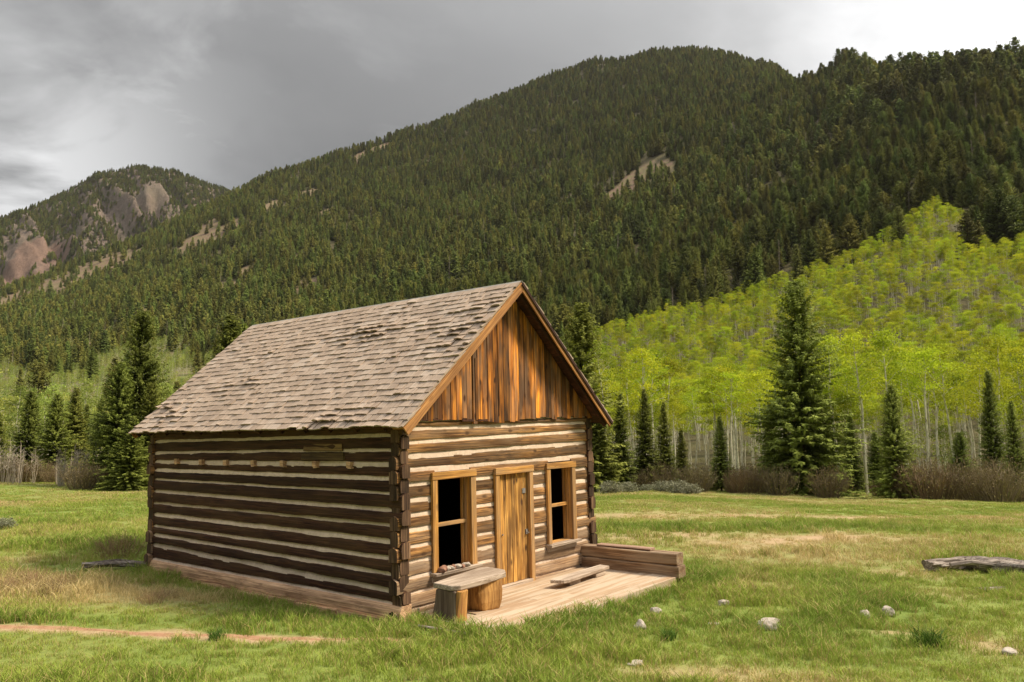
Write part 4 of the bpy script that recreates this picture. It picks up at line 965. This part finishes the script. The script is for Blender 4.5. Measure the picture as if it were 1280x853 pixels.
# hill conifers
def with_trunk(cm, h, r0, m):
    """crown and stem as one mesh for trees too far off to show their parts"""
    n0 = len(cm.vertices); V = np.empty(n0*3, np.float32); cm.vertices.foreach_get('co', V); V = V.reshape(-1, 3)
    mb, _ = trunk_mesh(h*.96, r0, m, .1, 3, 5, 4)
    Fa = np.empty(len(cm.loops), np.int32); cm.loops.foreach_get('vertex_index', Fa); Fa = Fa.reshape(-1, 4)
    Fl = Fa.tolist()+[[a+n0 for a in f] for f in mb.f]
    t = np.empty(len(Fa), np.float32); cm.attributes['tint'].data.foreach_get('value', t)
    return npmesh('conifer', np.concatenate([V, np.array(mb.v)]), Fl, [cm.materials[0], m], list(t)+[.5]*len(mb.f), [0]*len(Fa)+[1]*len(mb.f))
hk = []
for i, (w, nb, up, tp, t0) in enumerate(((6.2, 8, 0, .85, .06), (5.0, 8, 5, .8, .08), (6.6, 8, 8, .68, .10), (5.6, 7, 8, .65, .16), (4.4, 8, 0, .9, .05), (6.6, 7, 12, .58, .2))):
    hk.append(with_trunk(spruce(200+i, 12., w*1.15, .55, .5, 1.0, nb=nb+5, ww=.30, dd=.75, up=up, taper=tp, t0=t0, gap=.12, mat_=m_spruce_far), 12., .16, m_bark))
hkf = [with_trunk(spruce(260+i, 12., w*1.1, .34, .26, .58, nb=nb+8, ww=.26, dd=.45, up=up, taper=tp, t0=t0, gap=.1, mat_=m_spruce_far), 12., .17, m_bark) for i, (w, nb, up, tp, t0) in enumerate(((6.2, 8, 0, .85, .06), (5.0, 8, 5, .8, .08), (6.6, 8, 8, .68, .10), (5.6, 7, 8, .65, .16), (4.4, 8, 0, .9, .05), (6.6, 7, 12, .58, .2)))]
snag = with_trunk(spruce(290, 12., 2.6, .6, .5, .5, nb=5, ww=.05, gap=.35, mat_=m_bark_p), 12., .16, m_bark_p)
# candidates
def field(r0, r1, dens, a0=-38.5, a1=38.5):
    n_ = int(.5*(r1*r1-r0*r0)*math.radians(a1-a0)*dens); x, y, r = polar_pts(n_, r0, r1, a0, a1); return x, y, r
X = []; Y = []
for r0, r1, dn in ((62, 300, .030), (300, 700, .026), (700, 1250, .023), (1250, 1780, .022)):
    x, y, r = field(r0, r1, dn); X.append(x); Y.append(y)
x = np.concatenate(X); y = np.concatenate(Y); r = np.hypot(x, y)
rt, lf = aspen_zone(x, y); hb = hill_bare(x, y); cl = fbm(x/38, y/38, 37, 3)
pk = rng.random(len(x))
prob = (1-rt*.998)*(1-lf*.98)*(1-np.clip((hb-.22)*3.4, 0, .90))*np.clip(.1+1.9*cl, 0, 1)
dj = np.min(np.hypot(x[:, None]-near[None, :, 0], y[:, None]-near[None, :, 1]), 1)
ok = (pk < prob) & ((r > 80) | (x < -10)) & ((r > 75) | (dj > 3))
# nothing beyond the crest
px_ = 640+F*x/y; crest = np.interp(px_, [-200, 760, 830, 900, 950, 1000, 1100, 1180, 1400], [1690, 1690, 1590, 1590, 1540, 1430, 900, 725, 725]); ok &= r < crest
x, y, r, cl = x[ok], y[ok], r[ok], cl[ok]; z = H(x, y)
hs = (1.0+.55*fbm(x/60, y/60, 39, 3)-.28)*rng.uniform(.62, 1.25, len(x)); hs = np.where(rng.random(len(x)) < .06, hs*1.2, hs)
hs = hs*1.22*np.where(r < 170, .72, 1.)*np.where(r > 900, 1.05, 1.)
pr_ = 640+F*x/y; hs = hs*np.where((pr_ > 1060) & (r > 560), 1.35, 1.)
rl = np.clip((px_[ok]-700)/400, 0, 1)
kid = np.where(rng.random(len(x)) < (.35+.35*rl)*(r > 130), rng.choice([2, 3, 5], len(x)), rng.choice([0, 1, 4], len(x)))
wf = rng.uniform(.85, 1.2, len(x))
order = np.argsort(r); sel = order[:300]; rest = order[300:]
for i in sel:
    o = link('conifer_tree', hkf[kid[i]]); o.location = (x[i], y[i], z[i]-.2); o.scale = (hs[i]*wf[i], hs[i]*wf[i], hs[i]); o.rotation_euler = (0, 0, random.uniform(0, 6.28))
    tag(o, 'dark green conifer low on the mountainside, in the rows nearest the meadow', 'tree', 'conifers on the lower mountain slope')
kid = np.where(r < 520, kid+6, kid); kid = np.where(rng.random(len(x)) < .03, 12, kid)
scatter('conifer_forest', np.stack([x, y, z-.3], 1)[rest], kid[rest], rng.uniform(0, 6.28, len(rest)), np.stack([hs*wf, hs*wf, hs], 1)[rest], hk+hkf+[snag], 'dense dark green conifer forest covering the mountainside', 'forest')
print('conifers', len(x))
# far mountain forest
n_ = 34000; a_ = rng.uniform(-.72, .05, n_); r = rng.uniform(1920, 2680, n_); x = r*np.sin(a_); y = r*np.cos(a_); px_ = 640+F*x/y
t = (r-1900)/700; d = fbm(a_*30, r/260, 85, 4)
face = np.exp(-((px_-135)/62)**2-((t-.62)/.26)**2)*1.1+redmask(x, y)*1.5+np.exp(-((px_-255)/16)**2-((t-.93)/.06)**2)
pb = np.clip((d-.40)*5, 0, 1)+np.clip((t-.8)*4, 0, 1)+np.clip((px_-180)/60, 0, 1)*.6-face*1.15+.28
ok = rng.random(n_) < pb; x, y = x[ok], y[ok]; n_ = len(x); hs = rng.uniform(.7, 1.35, n_)
scatter('distant_forest', np.stack([x, y, HF(x, y)-.5], 1), rng.choice([0, 1, 4], n_), rng.uniform(0, 6.28, n_), np.stack([hs*1.3, hs*1.3, hs], 1), hk, 'scattered dark conifers on the far rocky mountain', 'forest')
print('far forest', n_)
# ---- aspens
m_leaf = foliage('aspen_leaves', (.20, .265, .012), (.52, .56, .035), .42, .36)
m_leaf_p = foliage('pale_aspen_leaves', (.20, .24, .05), (.40, .46, .10), .4, .35)
def aspen_bark():
    m, nt, b = mat('aspen_bark'); n = N(nt); tc = n.n('ShaderNodeTexCoord').outputs['Object']
    f = n.noise(n.n('ShaderNodeVectorMath', operation='MULTIPLY', ins={0: tc, 1: (3, 3, 1.8)}).outputs[0], 1.6, 5, .7)
    col = n.ramp(f, [(.34, (.14, .12, .09)), (.42, (.52, .48, .36)), (.7, (.88, .85, .72))])
    n.link(col, b.inputs['Base Color']); return m
m_abark = aspen_bark()
def aspen(seed, h, crown_lo, spread, nl, lpl, leaf, tr=.10, mleaf=None):
    r = random.Random(seed); rg = np.random.default_rng(seed)
    mb, pts = trunk_mesh(h*.97, tr, m_abark, .10, seed, 6, 9)
    cen = []
    for k in range(nl):
        f = crown_lo+(1-crown_lo)*((k+.5)/nl); z = f*h; q = min(int(f*9), 8); p = Vector(pts[q]); p = p.lerp(Vector(pts[q+1]), f*9-q) if q < 9 else p
        az = k*2.4+r.uniform(-.5, .5); env = math.sin(math.pi*min(1., (f-crown_lo)/(1-crown_lo)*.80+.22))
        Lb = spread*env*r.uniform(.55, 1.1)+.2; upw = r.uniform(.5, 1.1)
        d = Vector((math.cos(az), math.sin(az), upw)); e = p+d*Lb; mid = p+Vector((d.x, d.y, d.z*1.3))*Lb*.5+Vector((0, 0, .05))
        mb.tube([p, mid, e], [.028*(1.2-f), .018*(1.2-f), .005], 4, cap=False)
        for _ in range(3):
            s = r.uniform(.35, .9); a = p.lerp(e, s); e2 = a+Vector((r.uniform(-.5, .5), r.uniform(-.5, .5), r.uniform(.1, .5)))*Lb*.6
            mb.tube([a, e2], [.008, .003], 3, cap=False)
            cen.append((e2, .26)); cen.append((a.lerp(e2, .5), .2))
        cen.append((e, .3))
    V = []; t = []
    for c, sg in cen:
        m = int(lpl*r.uniform(.5, 1.4)); P_ = rg.normal(0, sg, (m, 3))*np.array([1.15, 1.15, .42])+np.array(c)
        n1 = rg.normal(0, 1, (m, 3)); n1 /= np.linalg.norm(n1, axis=1)[:, None]; n2 = np.cross(n1, rg.normal(0, 1, (m, 3))); n2 /= np.linalg.norm(n2, axis=1)[:, None]
        s = leaf*rg.uniform(.6, 1.3, (m, 1))
        V.append(np.stack([P_-n1*s*.5, P_+n2*s*.38, P_+n1*s*.5, P_-n2*s*.38], 1).reshape(-1, 3)); t.append(np.full(m, r.random())*.6+rg.random(m)*.4)
    V = np.concatenate(V); t = np.concatenate(t)
    cm = npmesh('crown', V, np.arange(len(V)).reshape(-1, 4), mleaf or m_leaf, t); tm = mb_mesh(mb, 'trunk', m_abark)
    return cm, tm
def joined(cm, tm):
    n0 = len(cm.vertices); V = np.empty(n0*3, np.float32); cm.vertices.foreach_get('co', V); V2 = np.array([v.co[:] for v in tm.vertices])
    Fl = [list(p.vertices) for p in cm.polygons]+[[a+n0 for a in p.vertices] for p in tm.polygons]
    t = np.empty(len(cm.polygons), np.float32); cm.attributes['tint'].data.foreach_get('value', t)
    return npmesh('aspen', np.concatenate([V.reshape(-1, 3), V2]), Fl, [cm.materials[0], tm.materials[0]], list(t)+[.5]*len(tm.polygons), [0]*len(cm.polygons)+[1]*len(tm.polygons))
ak = [aspen(300+i, 9., lo, sp, nl, lp, .115) for i, (lo, sp, nl, lp) in enumerate(((.58, 1.4, 13, 34), (.50, 1.2, 14, 28), (.64, 1.7, 12, 40), (.60, 1.5, 12, 32), (.54, 1.15, 12, 24), (.66, 1.3, 10, 18), (.60, 1.4, 11, 20)))]
aj = [joined(*k) for k in ak]
pkk = [aspen(400+i, 7., .35, .9, 11, lp, .13, .06, m_leaf_p) for i, lp in enumerate((15, 6, 20))]
pj = [joined(*k) for k in pkk]
x, y, r = field(50, 350, .15, -5, 38.5); rt, lf = aspen_zone(x, y); px_ = 640+F*x/y
ok = (rng.random(len(x)) < rt*np.clip(.5+1.1*fbm(x/9, y/9, 45, 3), 0, 1)) & (px_ > 690+np.clip(100-r, 0, 60)*0)
ok &= (np.min(np.hypot(x[:, None]-near[None, :, 0], y[:, None]-near[None, :, 1]), 1) > 1.6)
ok &= (rng.random(len(x)) < np.where(r < 62, .75, np.where(r < 85, 1., .85)))
x, y, r = x[ok], y[ok], r[ok]; z = H(x, y); print('aspens', len(x))
hs = rng.uniform(.62, 1.15, len(x))*np.where(r < 75, 1.0, .86); kid = np.where(r < 78, rng.integers(0, 7, len(x)), rng.integers(0, 5, len(x))); order = np.argsort(r); sel = order[:300]; rest = order[300:]
for i in sel:
    t = empty('aspen_tree', (x[i], y[i], z[i]-.1)); t.scale = (hs[i],)*3; t.rotation_euler = (random.uniform(-.04, .04), random.uniform(-.04, .04), random.uniform(0, 6.28))
    link('crown', ak[kid[i]][0], t); link('trunk', ak[kid[i]][1], t)
    tag(t, 'slender pale trunked aspen with yellow green leaves at the front of the stand', 'tree', 'aspens at the front of the stand')
scatter('aspen_stand', np.stack([x, y, z-.1], 1)[rest], kid[rest], rng.uniform(0, 6.28, len(rest)), np.stack([hs]*3, 1)[rest], aj, 'dense stand of bright yellow green aspens on the slope right of the cabin', 'forest')
x, y, r = field(60, 700, .15, -38.5, 2); rt, lf = aspen_zone(x, y)
ok = rng.random(len(x)) < lf*np.clip(3.2*fbm(x/22, y/22, 47, 3)-.8, .3, 1); x, y, r = x[ok], y[ok], r[ok]; n_ = len(x); print('left aspens', n_)
hs = rng.uniform(.45, 1.15, n_); scatter('young_aspen_stand', np.stack([x, y, H(x, y)-.1], 1), rng.integers(0, 3, n_), rng.uniform(0, 6.28, n_), np.stack([hs]*3, 1), pj, 'thin pale green young aspens on the left foot of the mountain', 'forest')
uk = [aspen(450+i, 4.5, .12, .9, 13, 15, .12, .03, m_leaf_p) for i in range(3)]; uj = [joined(*k) for k in uk]
x, y, r = field(50, 85, .022, 5, 38.5); ok = np.min(np.hypot(x[:, None]-near[None, :, 0], y[:, None]-near[None, :, 1]), 1) > 1.5; x, y = x[ok], y[ok]; n_ = len(x)
hs = rng.uniform(.5, 1.25, n_); scatter('undergrowth', np.stack([x, y, H(x, y)-.1], 1), rng.integers(0, 3, n_), rng.uniform(0, 6.28, n_), np.stack([hs]*3, 1), uj, 'pale green young growth between the aspen trunks', 'undergrowth')
# ---- bare pale saplings on the left
m_sap = simple('sapling_bark', (.46, .40, .32), (.30, .24, .19), 3)
m_twig = foliage('brown_twigs', (.13, .095, .055), (.26, .19, .11), .0, .25)
m_sage = foliage('sage_leaves', (.17, .17, .11), (.28, .28, .18), .2, .15)
m_bud = foliage('willow_buds', (.20, .17, .05), (.26, .20, .09), .2, .2)
def twiggy(seed, n, h, spread, rad, subs, m, name='shrub', buds=None, up=1.):
    r = random.Random(seed); mb = MB()
    for _ in range(n):
        az = r.uniform(0, 6.28); s = spread*math.sqrt(r.random()); b0 = Vector((math.cos(az)*s*.35, math.sin(az)*s*.35, -.1)); hh = h*r.uniform(.6, 1.05)*(1-.3*(s/spread)**2)
        e = Vector((math.cos(az)*s, math.sin(az)*s, hh)); md = b0.lerp(e, .5)+Vector((r.uniform(-.1, .1), r.uniform(-.1, .1), .1*up))
        mb.tube([b0, md, e], [rad, rad*.7, rad*.25], 3, r.random(), cap=False)
        for _ in range(subs):
            f = r.uniform(.3, .95); a = md.lerp(e, (f-.3)/.65); e2 = a+Vector((r.uniform(-.3, .3), r.uniform(-.3, .3), r.uniform(.1, .4)))*h*.4
            mb.tube([a, e2], [rad*.5, rad*.15], 3, r.random(), cap=False)
    me = npmesh(name, np.array(mb.v), mb.f, m, mb.t)
    return me
def leafball(seed, n, h, rad, leaf, m, name='foliage'):
    rg = np.random.default_rng(seed); d = rg.normal(0, 1, (n, 3)); d /= np.linalg.norm(d, axis=1)[:, None]; rr_ = rg.random((n, 1))**.45
    bump = .75+.5*vnoise(d[:, 0]*2.3+seed, d[:, 1]*2.3+d[:, 2]*2)[:, None]
    P_ = d*rr_*bump*np.array([rad, rad, h*.55])+np.array([0, 0, h*.45]); P_[:, 2] = np.abs(P_[:, 2])
    n1 = rg.normal(0, 1, (n, 3))+np.array([0, 0, .8]); n1 /= np.linalg.norm(n1, axis=1)[:, None]; n2 = np.cross(n1, rg.normal(0, 1, (n, 3))); n2 /= np.linalg.norm(n2, axis=1)[:, None]
    s = leaf*rg.uniform(.6, 1.4, (n, 1)); V = np.stack([P_-n1*s*.6, P_+n2*s*.25, P_+n1*s*.6, P_-n2*s*.25], 1).reshape(-1, 3)
    return npmesh(name, V, np.arange(len(V)).reshape(-1, 4), m, rg.random(n))
sapk = []
for i in range(4):
    me = twiggy(500+i, 3, 3.0, .35, .030, 7, m_sap, 'sapling'); sapk.append(me)
k = 0
for px0, px1, n_, r0, r1 in ((-8, 34, 24, 47, 51), (74, 114, 28, 46, 50), (30, 75, 5, 50, 54), (112, 130, 3, 47, 49)):
    for _ in range(n_):
        px = random.uniform(px0, px1); r_ = random.uniform(r0, r1); x_, y_ = pxy(px, r_)
        o = link('bare_sapling', sapk[k % 4]); k += 1; o.location = (x_, y_, h1(x_, y_)); s = random.uniform(.4, .9); o.scale = (s, s, s); o.rotation_euler = (0, 0, random.uniform(0, 6.28))
        tag(o, 'bare pale aspen sapling in the thicket at the left edge of the meadow', 'sapling', 'bare pale saplings on the left')
wil = [twiggy(520+i, 130, 1.5, 1.1, .011, 5, m_twig) for i in range(4)]
wlf = [leafball(540+i, 800, 1.5, 1.05, .06, m_bud) for i in range(4)]
sag = [leafball(560+i, 1500, .95, .75, .10, m_sage) for i in range(3)]; sgs = [twiggy(570+i, 50, .7, .6, .008, 3, m_twig) for i in range(3)]
m_weed = foliage('dry_weeds', (.24, .15, .09), (.48, .34, .20), .1, .2)
wee = [twiggy(580+i, 90, 1.1, 1.2, .008, 3, m_weed) for i in range(3)]; wef = [leafball(585+i, 300, .9, .9, .06, m_bud) for i in range(3)]
def shrub(px, r_, s, kind, label, cat='shrub', group=None, sz_=1.):
    x_, y_ = pxy(px, r_); t = empty('shrub', (x_, y_, h1(x_, y_)-.03)); t.scale = (s, s, s*sz_); t.rotation_euler = (0, 0, random.uniform(0, 6.28))
    i = random.randrange(3)
    if kind == 'w': link('stems', wil[i], t); link('foliage', wlf[i], t)
    elif kind == 'd': link('stems', wee[i], t); link('foliage', wef[i], t)
    else: link('foliage', sag[i], t); link('stems', sgs[i], t)
    return tag(t, label, cat, group)
rw = random.Random(5)
for px in sorted(rw.uniform(800, 1330) for _ in range(30)):
    shrub(px+rw.uniform(-6, 6), rw.uniform(46.5, 49.5), rw.uniform(.3, .95), 'w', 'reddish brown leafless willow shrub in the row along the foot of the aspens', group='willow shrubs along the aspens', sz_=rw.uniform(.8, 1.3))
for px, s in ((800, .9), (822, 1.15), (868, 1.2), (1150, 1.5), (1165, 1.4), (1215, 1.5), (1240, 1.5), (935, 1.2), (968, 1.15), (1030, 1.2)):
    shrub(px, rw.uniform(45.5, 47), s, 'w', 'taller rounded brown willow shrub in front of the aspens', group='tall willow shrubs along the aspens')
for px, r_, s, lb in ((762, 41, .95, 'low grey green sagebrush nearest to the cabin on its right'), (782, 42, .8, 'second grey green sagebrush right of the cabin'), (826, 42.5, .9, 'grey sagebrush below the pair of slender spruces'), (845, 41, 1.0, 'grey green sagebrush, fourth one right of the cabin'),
                     (860, 40, .8, 'pale sagebrush, rightmost of the row near the cabin'), (744, 44, .9, 'sagebrush half hidden behind the right wall of the cabin'), (806, 44, .6, 'small sagebrush between two larger ones right of the cabin')):
    shrub(px, r_, s, 's', lb, sz_=.75)
shrub(110, 43, 1.0, 'w', 'round dark brown leafless bush at the foot of the saplings on the left')
shrub(126, 44, .8, 'w', 'smaller brown bush beside the big spruce clump on the left')
for px in range(-10, 125, 14): shrub(px+rw.uniform(-5, 5), rw.uniform(49, 53), rw.uniform(.6, .95), 'w', 'brown twiggy bush behind the bare saplings on the left', group='brown bushes behind the saplings')
shrub(18, 24.5, .42, 's', 'small grey sagebrush alone in the meadow at the left edge', sz_=.8); shrub(8, 24.8, .3, 's', 'tiny grey sagebrush beside a larger one at the left edge')
def G2(px, py):
    x_, y_ = G(px, py); return math.hypot(x_, y_)
shrub(152, G2(152, 697), .5, 'd', 'brown dry weeds beside the back left corner of the cabin', 'weeds'); shrub(168, G2(168, 695), .5, 'd', 'brown dry weeds touching the back left corner of the cabin', 'weeds')
shrub(740, 0, 1, 's', '') if False else None
for px, py, s_ in ((15, 742, .30), (48, 735, .34), (80, 742, .32), (62, 726, .28), (98, 730, .26), (30, 722, .26), (205, 752, .24), (222, 745, .2)):
    shrub(px, G2(px, py), s_, 'd', 'low patch of reddish brown dead weeds in the grass left of the cabin', 'weeds', 'dead weeds in the grass on the left')
# dark green tuft on the right and other clumps
m_tuft = foliage('dark_tuft', (.06, .12, .02), (.12, .20, .03), .2, .1)
def tuft(px, py, s, seed, label, m=m_tuft):
    me = clump(seed, 150, .10, .26, .15, .012, .9); me.materials.clear(); me.materials.append(m); x_, y_ = G(px, py); o = link('grass_tuft', me); o.location = (x_, y_, h1(x_, y_)); o.scale = (s, s, s); tag(o, label, 'grass tuft')
tuft(1160, 806, 1., 601, 'dark green tuft of coarse grass in front of the pair of pale stones')
tuft(835, 800, .6, 602, 'small tuft of green grass in front of the porch')
tuft(270, 800, .6, 603, 'bright green leafy weed on the dirt track')
# ---------------------------------------------------------------- the air
mb = MB(); mb.box((-3600, -400, -12), (3600, 3600, 1500), .5)
hz = bpy.data.materials.new('haze_air'); hz.use_nodes = True; hn_ = hz.node_tree; hn_.nodes.remove(hn_.nodes['Principled BSDF'])
pv = hn_.nodes.new('ShaderNodeVolumePrincipled'); pv.inputs['Color'].default_value = (.88, .87, .84, 1); pv.inputs['Density'].default_value = .00003; pv.inputs['Anisotropy'].default_value = .3
hn_.links.new(pv.outputs[0], hn_.nodes['Material Output'].inputs['Volume'])
tag(mb.build('haze', hz), 'thin pale mountain air between the meadow and the far slopes', 'haze', kind='stuff')
# ---------------------------------------------------------------- light and sky
wd = bpy.data.worlds.new('World'); S.world = wd; wd.use_nodes = True; nt = wd.node_tree; n = N(nt)
SUN_EL, SUN_AZ = math.radians(50), math.radians(88)      # azimuth from +Y towards +X
bg = nt.nodes['Background']
sky = n.n('ShaderNodeTexSky', sky_type='NISHITA'); sky.sun_disc = False; sky.sun_elevation = SUN_EL; sky.sun_rotation = SUN_AZ
dirv = n.n('ShaderNodeTexCoord').outputs['Generated']
sep = n.n('ShaderNodeSeparateXYZ', ins={0: dirv})
zc = n.math('MAXIMUM', sep.outputs[2], .0)
inv = n.math('DIVIDE', 1., n.math('ADD', zc, .22))
pl = n.n('ShaderNodeCombineXYZ', ins={0: n.math('MULTIPLY', sep.outputs[0], inv), 1: n.math('MULTIPLY', sep.outputs[1], inv), 2: 0.}).outputs[0]
c1 = n.noise(pl, .55, 5, .5, .3); c2 = n.noise(pl, 1.7, 6, .55, .4)
def lobe(px, py, k):
    d = ray(px, py); d = d/np.linalg.norm(d)
    dt = n.n('ShaderNodeVectorMath', operation='DOT_PRODUCT', ins={0: dirv, 1: tuple(d)}).outputs['Value']
    return n.math('POWER', n.math('MAXIMUM', dt, 0.), k)
base = n.math('MULTIPLY_ADD', c1, 2.2, .0)
br = n.math('MULTIPLY', lobe(1330, -40, 18), 8.)
br = n.math('MULTIPLY', br, n.ramp(c2, [(.3, .35), (.62, 1.2)]))
bl = n.math('MULTIPLY', n.math('MULTIPLY', lobe(20, 230, 60), 4.5), n.ramp(c2, [(.40, .2), (.56, 1.1)]))
wisp = n.math('MULTIPLY', n.math('MULTIPLY', lobe(260, 190, 40), 1.1), n.ramp(n.noise(pl, 3.1, 6, .6, .3), [(.52, 0.), (.62, 1.)]))
tot = n.math('ADD', n.math('ADD', base, br), n.math('ADD', bl, wisp))
zen = n.math('MULTIPLY_ADD', n.math('POWER', zc, 3.5), 17., 0.)
tot = n.math('ADD', tot, zen)
cc = n.n('ShaderNodeVectorMath', operation='SCALE', ins={0: (.985, .985, .985), 'Scale': tot}).outputs[0]
n.link(n.mix(.93, sky.outputs[0], cc), bg.inputs['Color']); bg.inputs['Strength'].default_value = .1
su = bpy.data.lights.new('sun', 'SUN'); su.energy = 4.3; su.angle = math.radians(13); su.color = (1, .87, .67)
so = bpy.data.objects.new('sun', su); COL.objects.link(so)
sv = Vector((math.sin(SUN_AZ)*math.cos(SUN_EL), math.cos(SUN_AZ)*math.cos(SUN_EL), math.sin(SUN_EL)))
so.rotation_euler = sv.to_track_quat('Z', 'Y').to_euler(); so.location = (30, -10, 60)
S.view_settings.view_transform = 'Standard'; S.view_settings.look = 'None'; S.view_settings.exposure = .5; S.view_settings.gamma = 1
S.cycles.max_bounces = 5; S.cycles.diffuse_bounces = 3; S.cycles.transmission_bounces = 2; S.cycles.transparent_max_bounces = 4
print('objects', len(S.objects))
